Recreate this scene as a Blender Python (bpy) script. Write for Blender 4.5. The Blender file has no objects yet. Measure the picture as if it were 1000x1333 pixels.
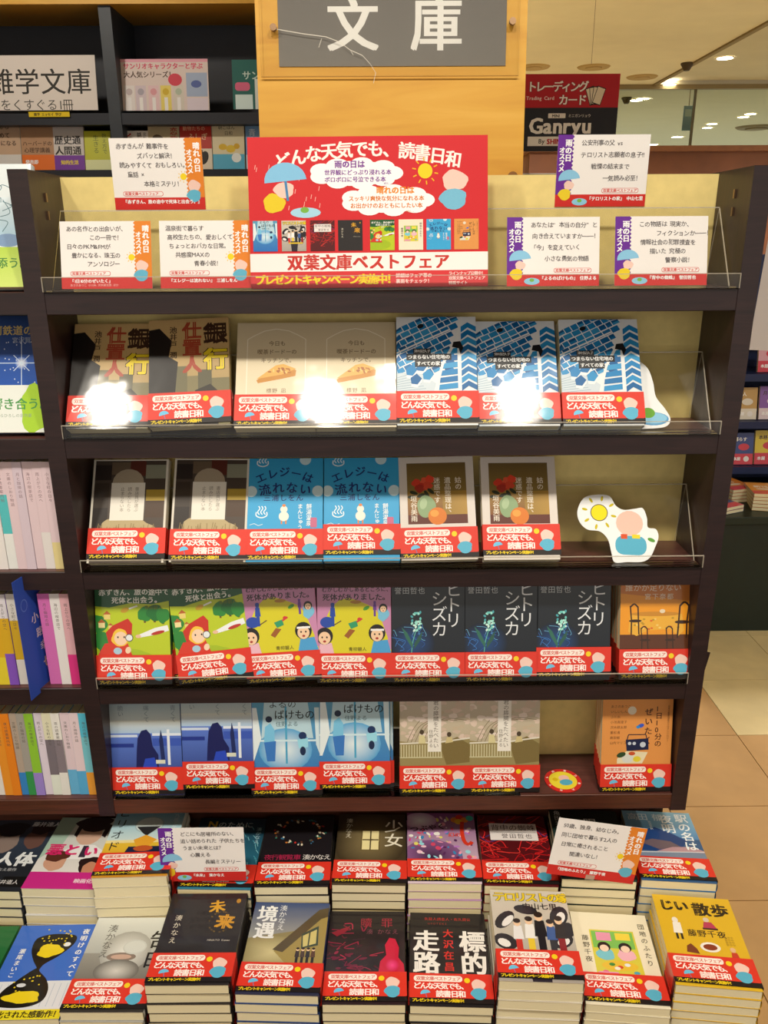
import bpy, math, random
from mathutils import Vector, Matrix
from mathutils.geometry import tessellate_polygon

SC = bpy.context.scene
COL = SC.collection
rad = math.radians

# ------------------------------------------------------------------ camera
F_PX, CAM_H = 1050.0, 1.43
TILT, ROLL, YAW = rad(18.8), rad(0.33), rad(-0.35)
EYE = Vector((-0.017, 0.0, CAM_H))
_f = Vector((0, math.cos(TILT), -math.sin(TILT)))
_r = Vector((1, 0, 0))
_d = Vector((0, -math.sin(TILT), -math.cos(TILT)))
_r2 = _r * math.cos(ROLL) + _d * math.sin(ROLL)
_d2 = -_r * math.sin(ROLL) + _d * math.cos(ROLL)
_yaw = Matrix.Rotation(YAW, 3, 'Z')
FW, RT, DN = _yaw @ _f, _yaw @ _r2, _yaw @ _d2
cam_data = bpy.data.cameras.new('camera')
cam_data.sensor_fit = 'HORIZONTAL'
cam_data.sensor_width = 36.0
cam_data.lens = F_PX / 1000.0 * 36.0
cam_data.clip_start, cam_data.clip_end = 0.02, 100
cam = bpy.data.objects.new('camera', cam_data)
COL.objects.link(cam)
_m = Matrix((RT, -DN, -FW)).transposed().to_4x4()
_m.translation = EYE
cam.matrix_world = _m
SC.camera = cam

def at_y(px, py, Y):
    """point of the place seen at a photo pixel, on the upright plane y = Y"""
    d = FW * F_PX + RT * (px - 500) + DN * (py - 666.5)
    return EYE + d * ((Y - EYE.y) / d.y)

def at_z(px, py, Z):
    d = FW * F_PX + RT * (px - 500) + DN * (py - 666.5)
    return EYE + d * ((Z - EYE.z) / d.z)

# ------------------------------------------------------------------ light
SC.view_settings.view_transform = 'Standard'
SC.view_settings.look = 'None'
SC.view_settings.gamma = 1.0
SC.view_settings.use_curve_mapping = False
SC.view_settings.exposure = -0.15
SC.cycles.transparent_max_bounces = 32
world = bpy.data.worlds.new('store_air')
SC.world = world
world.use_nodes = True
world.node_tree.nodes['Background'].inputs[0].default_value = (1.0, 0.94, 0.85, 1)
world.node_tree.nodes['Background'].inputs[1].default_value = 1.0

def spot(name, loc, target, watts, angle, blend=0.5, radius=0.05, col=(1, 0.92, 0.79)):
    l = bpy.data.lights.new(name, 'SPOT')
    l.energy, l.spot_size, l.spot_blend, l.shadow_soft_size, l.color = watts, rad(angle), blend, radius, col
    o = bpy.data.objects.new(name, l)
    o.location = loc
    o.rotation_euler = (Vector(target) - Vector(loc)).to_track_quat('-Z', 'Y').to_euler()
    COL.objects.link(o)
    return o

# recessed ceiling spotlights of the aisle, behind and above the photographer
spot('aisle_spotlight', (-0.91, 0.0, 2.56), (-0.28, 1.0, 1.0), 40, 80, 0.5, 0.065)
spot('aisle_spotlight', (-0.20, 0.0, 2.56), (-0.05, 1.0, 0.9), 40, 80, 0.5, 0.065)
spot('aisle_spotlight', (0.45, 0.0, 2.56), (0.25, 1.0, 0.9), 40, 80, 0.5, 0.065)
spot('aisle_spotlight', (1.9, 1.0, 2.56), (1.6, 2.2, 0.3), 70, 100, 0.8)
spot('aisle_spotlight', (-1.2, 1.9, 2.56), (-1.0, 3.2, 1.6), 34, 90, 0.8)

for x_, y_ in ((0.9, 4.2), (2.4, 4.0), (-1.6, 4.6), (0.6, 6.4), (3.2, 6.6), (3.0, 9.5), (1.0, 9.5), (4.5, 12.0), (2.0, 13.0)):  # added lamps without fixtures; their floor bounce brightens the ceiling
    spot('added_shop_fill', (x_, y_, 2.57), (x_, y_, 0), 260, 130, 0.9, 0.08)

for x_ in (-0.55, 0.05, 0.6):  # added unseen lamps that brighten the book piles and lower shelves
    spot('added_table_fill', (x_, 0.12, 2.57), (x_, 0.86, 0.45), 34, 42, 0.7, 0.05)

# ------------------------------------------------------------------ materials
def lin(h):
    h = h.lstrip('#')
    if len(h) == 3:
        h = ''.join(c * 2 for c in h)
    o = []
    for i in (0, 2, 4):
        c = int(h[i:i + 2], 16) / 255.0
        o.append(c / 12.92 if c <= 0.04045 else ((c + 0.055) / 1.055) ** 2.4)
    return (o[0], o[1], o[2], 1.0)

def new_mat(name):
    m = bpy.data.materials.new(name)
    m.use_nodes = True
    nt = m.node_tree
    return m, nt, nt.nodes['Principled BSDF']

def plain(name, col, rough=0.5, metal=0.0, spec=0.5, var=0.0, scale=30.0, stretch=(1, 1, 1), bump=0.0, coat=0.0):
    """one colour with procedural unevenness"""
    m, nt, b = new_mat(name)
    c = lin(col)
    b.inputs['Base Color'].default_value = c
    b.inputs['Roughness'].default_value = rough
    b.inputs['Metallic'].default_value = metal
    b.inputs['Specular IOR Level'].default_value = spec
    b.inputs['Coat Weight'].default_value = coat
    if var or bump:
        tc = nt.nodes.new('ShaderNodeTexCoord')
        mp = nt.nodes.new('ShaderNodeMapping')
        mp.inputs['Scale'].default_value = stretch
        n = nt.nodes.new('ShaderNodeTexNoise')
        n.inputs['Scale'].default_value = scale
        n.inputs['Detail'].default_value = 5
        nt.links.new(tc.outputs['Object'], mp.inputs[0])
        nt.links.new(mp.outputs[0], n.inputs['Vector'])
        if var:
            r = nt.nodes.new('ShaderNodeValToRGB')
            r.color_ramp.elements[0].position, r.color_ramp.elements[1].position = 0.3, 0.7
            r.color_ramp.elements[0].color = tuple(max(0, x * (1 - var)) for x in c[:3]) + (1,)
            r.color_ramp.elements[1].color = tuple(min(1, x * (1 + var)) for x in c[:3]) + (1,)
            nt.links.new(n.outputs['Fac'], r.inputs[0])
            nt.links.new(r.outputs[0], b.inputs['Base Color'])
        if bump:
            bp = nt.nodes.new('ShaderNodeBump')
            bp.inputs['Strength'].default_value = bump
            bp.inputs['Distance'].default_value = 0.002
            nt.links.new(n.outputs['Fac'], bp.inputs['Height'])
            nt.links.new(bp.outputs[0], b.inputs['Normal'])
    return m

def print_mat(name, rough, coat, bump=0.0):
    m, nt, b = new_mat(name)
    a = nt.nodes.new('ShaderNodeAttribute')
    a.attribute_name = 'ink'
    tc = nt.nodes.new('ShaderNodeTexCoord')
    n = nt.nodes.new('ShaderNodeTexNoise')
    n.inputs['Scale'].default_value = 900
    n.inputs['Detail'].default_value = 2
    mx = nt.nodes.new('ShaderNodeMixRGB')
    mx.blend_type = 'OVERLAY'
    mx.inputs[0].default_value = 0.10
    nt.links.new(tc.outputs['Object'], n.inputs['Vector'])
    nt.links.new(a.outputs['Color'], mx.inputs[1])
    nt.links.new(n.outputs['Fac'], mx.inputs[2])
    nt.links.new(mx.outputs[0], b.inputs['Base Color'])
    b.inputs['Roughness'].default_value = rough
    b.inputs['Coat Weight'].default_value = coat
    b.inputs['Coat Roughness'].default_value = 0.08
    b.inputs['Specular IOR Level'].default_value = 0.3
    if bump:
        n2 = nt.nodes.new('ShaderNodeTexNoise')
        n2.inputs['Scale'].default_value = 14
        nt.links.new(tc.outputs['Object'], n2.inputs['Vector'])
        bp = nt.nodes.new('ShaderNodeBump')
        bp.inputs['Strength'].default_value = bump
        bp.inputs['Distance'].default_value = 0.004
        nt.links.new(n2.outputs['Fac'], bp.inputs['Height'])
        nt.links.new(bp.outputs[0], b.inputs['Coat Normal'])
    return m

def clear_mat(name, tint, gloss=0.09, rough=0.03):
    """thin clear sheet: mostly see-through, mirror-like at grazing angles"""
    m = bpy.data.materials.new(name)
    m.use_nodes = True
    nt = m.node_tree
    nt.nodes.clear()
    out = nt.nodes.new('ShaderNodeOutputMaterial')
    tr = nt.nodes.new('ShaderNodeBsdfTransparent')
    tr.inputs[0].default_value = tint
    gl = nt.nodes.new('ShaderNodeBsdfGlossy')
    gl.inputs['Roughness'].default_value = rough
    lw = nt.nodes.new('ShaderNodeFresnel')
    lw.inputs[0].default_value = 1.35
    mx = nt.nodes.new('ShaderNodeMixShader')
    nt.links.new(lw.outputs[0], mx.inputs[0])
    nt.links.new(tr.outputs[0], mx.inputs[1])
    nt.links.new(gl.outputs[0], mx.inputs[2])
    nt.links.new(mx.outputs[0], out.inputs[0])
    return m

def emit_mat(name, col, s):
    m, nt, b = new_mat(name)
    b.inputs['Emission Color'].default_value = lin(col)
    b.inputs['Emission Strength'].default_value = s
    return m

def page_mat():
    m, nt, b = new_mat('page_edges')
    tc = nt.nodes.new('ShaderNodeTexCoord')
    w = nt.nodes.new('ShaderNodeTexWave')
    w.bands_direction = 'Y'
    w.inputs['Scale'].default_value = 420
    w.inputs['Distortion'].default_value = 2.0
    w.inputs['Detail'].default_value = 3
    w.inputs['Detail Scale'].default_value = 0.4
    r = nt.nodes.new('ShaderNodeValToRGB')
    r.color_ramp.elements[0].color = lin('#e4d5a6')
    r.color_ramp.elements[1].color = lin('#f6edcc')
    nt.links.new(tc.outputs['Object'], w.inputs['Vector'])
    nt.links.new(w.outputs['Fac'], r.inputs[0])
    nt.links.new(r.outputs[0], b.inputs['Base Color'])
    b.inputs['Roughness'].default_value = 0.85
    return m

def wood_mat(name, c0, c1, c2, axis_scale, scale=6.0, rough=0.45):
    m, nt, b = new_mat(name)
    tc = nt.nodes.new('ShaderNodeTexCoord')
    mp = nt.nodes.new('ShaderNodeMapping')
    mp.inputs['Scale'].default_value = axis_scale
    n = nt.nodes.new('ShaderNodeTexNoise')
    n.inputs['Scale'].default_value = scale
    n.inputs['Detail'].default_value = 8
    n.inputs['Distortion'].default_value = 1.2
    r = nt.nodes.new('ShaderNodeValToRGB')
    e = r.color_ramp.elements
    e[0].position, e[0].color = 0.28, lin(c0)
    e[1].position, e[1].color = 0.72, lin(c2)
    x = e.new(0.5)
    x.color = lin(c1)
    nt.links.new(tc.outputs['Object'], mp.inputs[0])
    nt.links.new(mp.outputs[0], n.inputs['Vector'])
    nt.links.new(n.outputs['Fac'], r.inputs[0])
    nt.links.new(r.outputs[0], b.inputs['Base Color'])
    b.inputs['Roughness'].default_value = rough
    return m

M = {}
M['gloss'] = print_mat('printed_gloss_cover', 0.38, 0.5, 0.25)
M['band'] = print_mat('printed_band_paper', 0.42, 0.35, 0.12)
M['card'] = print_mat('printed_card', 0.6, 0.0)
M['page'] = page_mat()
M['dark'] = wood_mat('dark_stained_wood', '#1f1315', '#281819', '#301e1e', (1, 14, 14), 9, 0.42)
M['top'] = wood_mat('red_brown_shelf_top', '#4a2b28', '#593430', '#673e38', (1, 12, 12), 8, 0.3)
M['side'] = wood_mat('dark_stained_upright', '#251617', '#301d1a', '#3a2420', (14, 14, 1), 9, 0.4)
M['edge'] = wood_mat('reddish_edge', '#3e1f17', '#50291b', '#5e3020', (1, 20, 20), 12, 0.4)  # redder and lighter than the dark wood; lowest nosings and kick panels
M['cream'] = plain('cream_back_panel', '#f0da8e', 0.7, var=0.06, scale=60, bump=0.05)
M['ply'] = wood_mat('yellow_plywood', '#cc9226', '#d8a232', '#e0ae42', (1, 1, 9), 3.5, 0.5)
M['acrylic'] = clear_mat('clear_acrylic', (0.985, 0.985, 0.98, 1))
M['acrylic_edge'] = plain('acrylic_polished_edge', '#cfc6b4', 0.15, spec=0.8)
M['acrylic_edge'].node_tree.nodes['Principled BSDF'].inputs['Alpha'].default_value = 0.55
M['glass'] = clear_mat('tinted_glass', (0.80, 0.84, 0.76, 1))
M['metal'] = plain('bronze_screw', '#8a6f55', 0.3, metal=0.9, var=0.1)
M['navy'] = plain('navy_lacquer', '#171a26', 0.5, var=0.1)
M['navyedge'] = plain('blue_shelf_edge', '#1d2a55', 0.45, var=0.1)
M['green'] = plain('dark_green_panel', '#10201a', 0.5, var=0.12)

# ------------------------------------------------------------------ objects
def thing(name, label, cat, loc=(0, 0, 0), rot=(0, 0, 0), group=None, mesh=None, mat=None):
    o = bpy.data.objects.new(name, mesh)
    COL.objects.link(o)
    o.location, o.rotation_euler = loc, rot
    o['label'], o['category'] = label, cat
    if group:
        o['group'] = group
    if mesh and mat and not mesh.materials:
        mesh.materials.append(mat)
    return o

def part(name, mesh, mat, parent, loc=(0, 0, 0), rot=(0, 0, 0), label=None):
    o = bpy.data.objects.new(name, mesh)
    COL.objects.link(o)
    o.parent = parent
    o.location, o.rotation_euler = loc, rot
    if mesh and mat and not mesh.materials:
        mesh.materials.append(mat)
    if label:
        o['label'] = label
    return o

def struct(name, mesh, mat, loc=(0, 0, 0)):
    o = bpy.data.objects.new(name, mesh)
    COL.objects.link(o)
    o.location = loc
    o['kind'] = 'structure'
    if mesh and mat:
        mesh.materials.append(mat)
    return o

def mesh_of(name, verts, faces, cols=None, smooth=False):
    me = bpy.data.meshes.new(name)
    me.from_pydata(verts, [], faces)
    if cols:
        a = me.color_attributes.new('ink', 'FLOAT_COLOR', 'POINT')
        flat = [x for c in cols for x in c]
        a.data.foreach_set('color', flat)
    if smooth:
        me.polygons.foreach_set('use_smooth', [True] * len(me.polygons))
    me.update()
    return me

BOXF = [(0, 3, 2, 1), (4, 5, 6, 7), (0, 1, 5, 4), (1, 2, 6, 5), (2, 3, 7, 6), (3, 0, 4, 7)]

class Geo:
    """collects simple solids into one mesh, with an ink colour per vertex"""
    def __init__(s):
        s.v, s.f, s.c = [], [], []

    def add(s, vs, fs, col='#ffffff'):
        n = len(s.v)
        s.v += [tuple(v) for v in vs]
        s.f += [tuple(n + i for i in f) for f in fs]
        c = lin(col) if isinstance(col, str) else col
        s.c += [c] * len(vs)

    def box(s, x0, y0, z0, x1, y1, z1, col='#ffffff', m=None):
        vs = [Vector(p) for p in ((x0, y0, z0), (x1, y0, z0), (x1, y1, z0), (x0, y1, z0), (x0, y0, z1), (x1, y0, z1), (x1, y1, z1), (x0, y1, z1))]
        if m is not None:
            vs = [m @ v for v in vs]
        s.add(vs, BOXF, col)
        return s

    def bevel_box(s, x0, y0, z0, x1, y1, z1, b, col='#ffffff'):
        """box with chamfered long edges (profile in y-z, along x)"""
        pr = [(y0 + b, z0), (y1 - b, z0), (y1, z0 + b), (y1, z1 - b), (y1 - b, z1), (y0 + b, z1), (y0, z1 - b), (y0, z0 + b)]
        vs = [(x0, a, c) for a, c in pr] + [(x1, a, c) for a, c in pr]
        fs = [tuple(range(8)), tuple(range(15, 7, -1))] + [(i, i + 8, (i + 1) % 8 + 8, (i + 1) % 8) for i in range(8)]
        s.add(vs, fs, col)
        return s

    def cyl(s, c, r, h, n=16, axis='Z', col='#ffffff', r2=None):
        r2 = r if r2 is None else r2
        vs = []
        for k, rr in ((0, r), (h, r2)):
            for i in range(n):
                a = 2 * math.pi * i / n
                p = (rr * math.cos(a), rr * math.sin(a), k)
                if axis == 'Y':
                    p = (p[0], p[2], p[1])
                vs.append((c[0] + p[0], c[1] + p[1], c[2] + p[2]))
        fs = [tuple(range(n - 1, -1, -1)), tuple(range(n, 2 * n))] + [(i, (i + 1) % n, (i + 1) % n + n, i + n) for i in range(n)]
        s.add(vs, fs, col)
        return s

    def mesh(s, name):
        return mesh_of(name, s.v, s.f, s.c)

def box_mesh(name, x0, y0, z0, x1, y1, z1):
    return Geo().box(x0, y0, z0, x1, y1, z1).mesh(name)

# ------------------------------------------------------------------ lettering
_glyphs = {}
def glyph(ch):
    g = _glyphs.get(ch)
    if g is None:
        cu = bpy.data.curves.new('glyph', 'FONT')
        cu.body, cu.size, cu.resolution_u = ch, 1.0, 2
        o = bpy.data.objects.new('glyph', cu)
        me = o.to_mesh()
        vs = [(v.co.x, v.co.y) for v in me.vertices]
        fs = [tuple(p.vertices) for p in me.polygons]
        o.to_mesh_clear()
        bpy.data.objects.remove(o)
        bpy.data.curves.remove(cu)
        adv = 1.0 if ord(ch) > 0x2000 else (max([v[0] for v in vs]) + 0.07 if vs else 0.3)
        g = _glyphs[ch] = (vs, fs, adv)
    return g

EPS = 0.012   # mm between printed layers

class Ink:
    """flat print: a sheet of W x H millimetres, origin top left, y downwards"""
    def __init__(s, W, H):
        s.W, s.H, s.v, s.f, s.c, s.z = W, H, [], [], [], 0

    def _put(s, pts, fs, cols, up=True, dz=0.25, off=0.0):
        s.z += 1 if up else dz
        n = len(s.v)
        W, H = s.W, s.H
        s.v += [(min(max(x, 0), W), min(max(y, 0), H), s.z + off) for x, y in pts]
        s.f += [tuple(n + i for i in f) for f in fs]
        if isinstance(cols, str):
            s.c += [lin(cols)] * len(pts)
        else:
            s.c += cols

    def r(s, x0, y0, x1, y1, c, up=True):
        s._put([(x0, y0), (x1, y0), (x1, y1), (x0, y1)], [(0, 1, 2, 3)], c, up)

    def g(s, x0, y0, x1, y1, a, b, horiz=False):
        a, b = lin(a), lin(b)
        s._put([(x0, y0), (x1, y0), (x1, y1), (x0, y1)], [(0, 1, 2, 3)], [a, b, b, a] if horiz else [a, a, b, b])

    def p(s, pts, c, up=True):
        tri = tessellate_polygon([[Vector((x, y, 0)) for x, y in pts]])
        s._put(pts, [tuple(t) for t in tri], c, up)

    def e(s, cx, cy, rx, ry, c, rot=0, n=18, up=True, a0=0, a1=360):
        k = math.radians(rot)
        P = []
        m = n if a1 - a0 >= 360 else n + 1
        for i in range(m):
            a = math.radians(a0 + (a1 - a0) * i / n)
            x, y = rx * math.cos(a), ry * math.sin(a)
            P.append((cx + x * math.cos(k) - y * math.sin(k), cy + x * math.sin(k) + y * math.cos(k)))
        s._put(P, [tuple(range(m))], c, up)

    def glow(s, cx, cy, rx, ry, cin, cout, n=20):
        P = [(cx, cy)] + [(cx + rx * math.cos(6.2832 * i / n), cy + ry * math.sin(6.2832 * i / n)) for i in range(n)]
        s._put(P, [(0, 1 + i, 1 + (i + 1) % n) for i in range(n)], [lin(cin)] + [lin(cout)] * n)

    def blob(s, cx, cy, rx, ry, c, seed=0, rough=0.15, n=22, up=True):
        R = random.Random(seed)
        ph = [R.random() * 6.28 for _ in range(4)]
        P = []
        for i in range(n):
            a = 6.2832 * i / n
            k = 1 + rough * (math.sin(3 * a + ph[0]) + .6 * math.sin(5 * a + ph[1]) + .4 * math.sin(7 * a + ph[2]))
            P.append((cx + rx * k * math.cos(a), cy + ry * k * math.sin(a)))
        s.p(P, c, up)

    def l(s, pts, w, c, up=True):
        s.z += 1 if up else 0.25
        k = 0
        for (x0, y0), (x1, y1) in zip(pts, pts[1:]):
            dx, dy = x1 - x0, y1 - y0
            L = math.hypot(dx, dy) or 1
            nx, ny = -dy / L * w / 2, dx / L * w / 2
            s._put([(x0 + nx, y0 + ny), (x1 + nx, y1 + ny), (x1 - nx, y1 - ny), (x0 - nx, y0 - ny)], [(0, 1, 2, 3)], c, False, 0.0, 0.3 * k)
            k = 1 - k

    def curve(s, pts, w, c, n=8, up=True):
        """smooth line through points"""
        P = [pts[0]] + list(pts) + [pts[-1]]
        out = []
        for i in range(1, len(P) - 2):
            p0, p1, p2, p3 = P[i - 1], P[i], P[i + 1], P[i + 2]
            for k in range(n):
                t = k / n
                out.append(tuple(0.5 * (2 * p1[j] + (p2[j] - p0[j]) * t + (2 * p0[j] - 5 * p1[j] + 4 * p2[j] - p3[j]) * t * t + (-p0[j] + 3 * p1[j] - 3 * p2[j] + p3[j]) * t ** 3) for j in (0, 1)))
        out.append(pts[-1])
        s.l(out, w, c, up)

    def rr(s, x0, y0, x1, y1, rd, c, up=True):
        P = []
        for cx, cy, a in ((x1 - rd, y0 + rd, -90), (x1 - rd, y1 - rd, 0), (x0 + rd, y1 - rd, 90), (x0 + rd, y0 + rd, 180)):
            for i in range(5):
                t = math.radians(a + 22.5 * i)
                P.append((cx + rd * math.cos(t), cy + rd * math.sin(t)))
        s._put(P, [tuple(range(len(P)))], c, up)

    def ch(s, c_, x, y, size, col, b=0, rot=0, sx=1.0):
        """one character, em box with top-left x, y, turned about its middle; no layer step"""
        vs, fs, adv = glyph(c_)
        k = math.radians(rot)
        ca, sa = math.cos(k), math.sin(k)
        mx, my = x + size * sx * adv / 2, y + size / 2
        offs = ((0, 0),) if not b else ((-b, -b * .5), (b, -b * .5), (-b, b * .5), (b, b * .5))
        for q, (ox, oy) in enumerate(offs):
            P = []
            for gx, gy in vs:
                dx = x + gx * size * sx + ox * size - mx
                dy = y + (0.88 - gy) * size + oy * size - my
                P.append((mx + dx * ca - dy * sa, my + dx * sa + dy * ca))
            s._put(P, fs, col, False, 0.0, q * 0.24)
        return adv

    def t(s, txt, x, y, size, col, v=False, b=0, rot=0, gap=1.0, sx=1.0, jit=0, seed=1):
        s.z += 1
        R = random.Random(seed)
        k = math.radians(rot)
        ux, uy = math.cos(k), math.sin(k)
        pos = 0.0
        for c_ in txt:
            if c_ == ' ':
                pos += size * 0.5 * gap
                continue
            jx, jy, jr = (R.uniform(-jit, jit) * size, R.uniform(-jit, jit) * size, R.uniform(-jit, jit) * 60) if jit else (0, 0, 0)
            if v:
                rr_ = 90 if c_ in 'ー―…「」' else 0
                ox, oy = (size * .55, -size * .55) if c_ in '、。' else ((size * .1, -size * .1) if c_ in 'っゃゅょッャュョ' else (0, 0))
                s.ch(c_, x - uy * pos + ox + jx, y + ux * pos + oy + jy, size, col, b, rot + rr_ + jr, sx)
                pos += size * gap
            else:
                adv = s.ch(c_, x + ux * pos + jx, y + uy * pos + jy, size, col, b, rot + jr, sx)
                pos += size * adv * gap * sx
        return pos

    def out(s, geo, fn):
        """write the print into a Geo; fn maps (x mm, y mm, layer mm) to local metres"""
        n = len(geo.v)
        geo.v += [fn(x, y, (z + 1) * EPS) for x, y, z in s.v]
        geo.f += [tuple(n + i for i in f) for f in s.f]
        geo.c += s.c

def front_fn(W, H):
    return lambda x, y, z: ((x - W / 2) * 1e-3, -z * 1e-3, (H - y) * 1e-3)

def sheet(name, ink, thick=0.5, base='#f4f2ee', outline=None):
    """a printed card or board; front faces -y, bottom edge at z = 0, centred on x"""
    g = Geo()
    W, H = ink.W, ink.H
    if outline is None:
        g.box(-W / 2e3, 0, 0, W / 2e3, thick / 1e3, H / 1e3, base)
    else:
        n = len(outline)
        tri = tessellate_polygon([[Vector((x, y, 0)) for x, y in outline]])
        fr = front_fn(W, H)
        g.add([fr(x, y, 0) for x, y in outline], [tuple(t) for t in tri], base)
        bk = [(a, thick / 1e3, c) for a, _, c in (fr(x, y, 0) for x, y in outline)]
        g.add(bk, [tuple(reversed(t)) for t in tri], base)
        g.add([fr(x, y, 0) for x, y in outline] + bk, [(i, (i + 1) % n, (i + 1) % n + n, i + n) for i in range(n)], base)
    ink.out(g, front_fn(W, H))
    return g.mesh(name)
# ------------------------------------------------------------------ the setting
FRONT, BACK, HALF, WALL, TOP = 0.99, 1.088, 0.4116, 0.022, 1.505
SHELF_Z = [1.3705, 1.1934, 1.0126, 0.837, 0.651]
LEFT_IN = -HALF - WALL          # right-hand inner face of the neighbouring bay
PLAT = 0.43

def tile_mat(name, c):
    return plain(name, c, 0.55, var=0.07, scale=9, bump=0.02, spec=0.25)

floor = struct('floor', box_mesh('floor', -6, -4, -0.05, 9, 9, -0.004), plain('floor_grout', '#8a7048', 0.8, var=0.1))
TP = 0.3195
tile_tan = Geo().box(.0012, .0012, -.0045, TP - .0012, TP - .0012, 0).mesh('tile')
tile_tan.materials.append(tile_mat('tan_vinyl', '#c39a63'))
tile_pale = tile_tan.copy()
tile_pale.materials.clear()
tile_pale.materials.append(tile_mat('cream_vinyl', '#e2cf9b'))
for i in range(-8, 8):
    for j in range(-6, 6):
        x, y = 1.06 + i * TP, 2.082 + j * TP
        pale = j >= 1 or (j == 0 and i >= 0)
        part('tile', tile_pale if pale else tile_tan, None, floor, (x, y, 0))
far_floor = part('floor_beyond', box_mesh('floor_beyond', -6, 2.082 + 6 * TP, -.004, 9, 9, 0), tile_mat('cream_vinyl_far', '#d8c594'), floor)

CE = 2.6
ceil_mat = plain('ceiling_cream', '#f2e8cc', 0.85, var=0.03, scale=5)
struct('ceiling', box_mesh('ceiling', -6, -4, CE, 2.26, 7.35, CE + .05), ceil_mat)
cg = plain('ceiling_grey', '#d8d0b8', 0.85, var=0.03, scale=5)
struct('ceiling', box_mesh('ceiling', 2.262, -4, CE + .03, 9, 7.35, CE + .08), cg)
struct('ceiling', box_mesh('ceiling', -6, 7.36, CE, 9, 24, CE + .05), plain('ceiling_beyond', '#dcd4bc', 0.85, var=0.03, scale=4))
struct('trim_1', box_mesh('trim', 2.24, -4, CE - .012, 2.275, 7.35, CE + .03), plain('ceiling_trim', '#8f7c52', 0.7))
wall_mat = plain('wall_cream', '#cdb98a', 0.85, var=0.04, scale=3)
struct('wall_back', box_mesh('wall', -6, 8.6, 0, 1.4, 8.75, CE), wall_mat)
struct('wall_left', box_mesh('wall', -6.1, -4, 0, -6, 24, CE), wall_mat)
struct('wall_far', box_mesh('wall', -6, 24, 0, 9, 24.2, CE), wall_mat)
# glass partition across the shop front
gl = struct('window_1', None, None)
for k, (a, b) in enumerate(((1.42, 2.60), (2.61, 3.90), (3.91, 5.2), (5.21, 6.5))):
    part('pane', box_mesh('pane', a, 7.35, 0.05, b, 7.36, CE - .03), M['glass'], gl)
    part('joint', box_mesh('joint', b - .004, 7.345, 0.05, b + .014, 7.365, CE - .03), plain('glass_joint', '#5c5640', 0.5), gl)
part('head_rail', box_mesh('head_rail', 1.4, 7.33, CE - .035, 6.5, 7.38, CE - .001), plain('rail_brown', '#8a7a54', 0.5), gl)

# round ceiling lamps, vents and detectors
lamp_glow = emit_mat('lamp_glow', '#fff4d8', 30)
lamp_ring = plain('lamp_ring', '#e8dcc0', 0.4)
def lamp_meshes(r):
    g = Geo().cyl((0, 0, -.004), r, .004, 20)
    n = 20
    vs, fs = [], []
    for rr, z in ((r, -.004), (r * 1.3, -.006), (r * 1.32, 0)):
        vs += [(rr * math.cos(6.2832 * i / n), rr * math.sin(6.2832 * i / n), z) for i in range(n)]
    for k in (0, 1):
        fs += [(k * n + i, k * n + (i + 1) % n, (k + 1) * n + (i + 1) % n, (k + 1) * n + i) for i in range(n)]
    return g.mesh('glowing_disc'), mesh_of('trim_ring', vs, fs)
disc, ring = lamp_meshes(0.055)
for k, (px, py, where) in enumerate((
        (944, 75, 'in the grey ceiling, largest'), (871, 110, 'just above the glass rail'), (829, 130, 'beyond the glass, left of the joint'),
        (837, 128, 'beyond the glass, small twin on the right of the pair'), (968, 152, 'beyond the glass, far right, brighter of the pair'),
        (977, 148, 'beyond the glass, far right, fainter of the pair'), (921, 166, 'beyond the glass, right of the joint'),
        (927, 161, 'beyond the glass, right of the joint, behind its pair'), (882, 178, 'beyond the glass, left of the blue sign'),
        (850, 188, 'beyond the glass, lowest on the left'), (904, 206, 'lowest of all, just above the brown bookcases'))):
    z = CE if not (px == 944) else CE + .03
    p = at_z(px, py, z)
    s = 1.0 if py < 170 else 1.25
    o = thing('ceiling_downlight', 'small round glowing downlight ' + where, 'downlight', (p.x, p.y, z - .001), (0, 0, 0), 'recessed ceiling downlights')
    o.scale = (s, s, 1)
    part('glowing_disc', disc, lamp_glow, o)
    part('trim_ring', ring, lamp_ring, o)
for px, py, lab in ((895, 82, 'dark cone-shaped ceiling detector beside the grey ceiling edge'), (816, 127, 'small dark ceiling detector right of the red hanging sign')):
    p = at_z(px, py, CE)
    g = Geo().cyl((0, 0, -.012), .045, .012, 16).cyl((0, 0, -.05), .02, .038, 16, r2=.042)
    thing('ceiling_detector', lab, 'detector', (p.x, p.y, CE), mesh=g.mesh('ceiling_detector'), mat=plain('detector', '#4a3c28', 0.6))
for px, py, lab in ((695, 87, 'left'), (773, 87, 'middle'), (836, 100, 'right')):
    p = at_z(px, py, CE)
    g = Geo().cyl((0, 0, -.008), .11, .008, 24, r2=.12).cyl((0, 0, -.012), .06, .004, 24)
    thing('ceiling_vent', 'flat round tan ceiling vent, %s one of three above the hanging sign' % lab, 'vent', (p.x, p.y, CE), mesh=g.mesh('ceiling_vent'), mat=plain('vent_tan', '#bd9f62', 0.7), group='round ceiling vents')
p = at_z(985, 165, CE)
thing('ceiling_speaker', 'brown round ceiling speaker at the right picture edge', 'speaker', (p.x, p.y, CE), mesh=Geo().cyl((0, 0, -.02), .2, .02, 24, r2=.23).cyl((0, 0, -.03), .12, .01, 24).mesh('ceiling_speaker'), mat=plain('speaker_brown', '#7c6844', 0.6))

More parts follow.
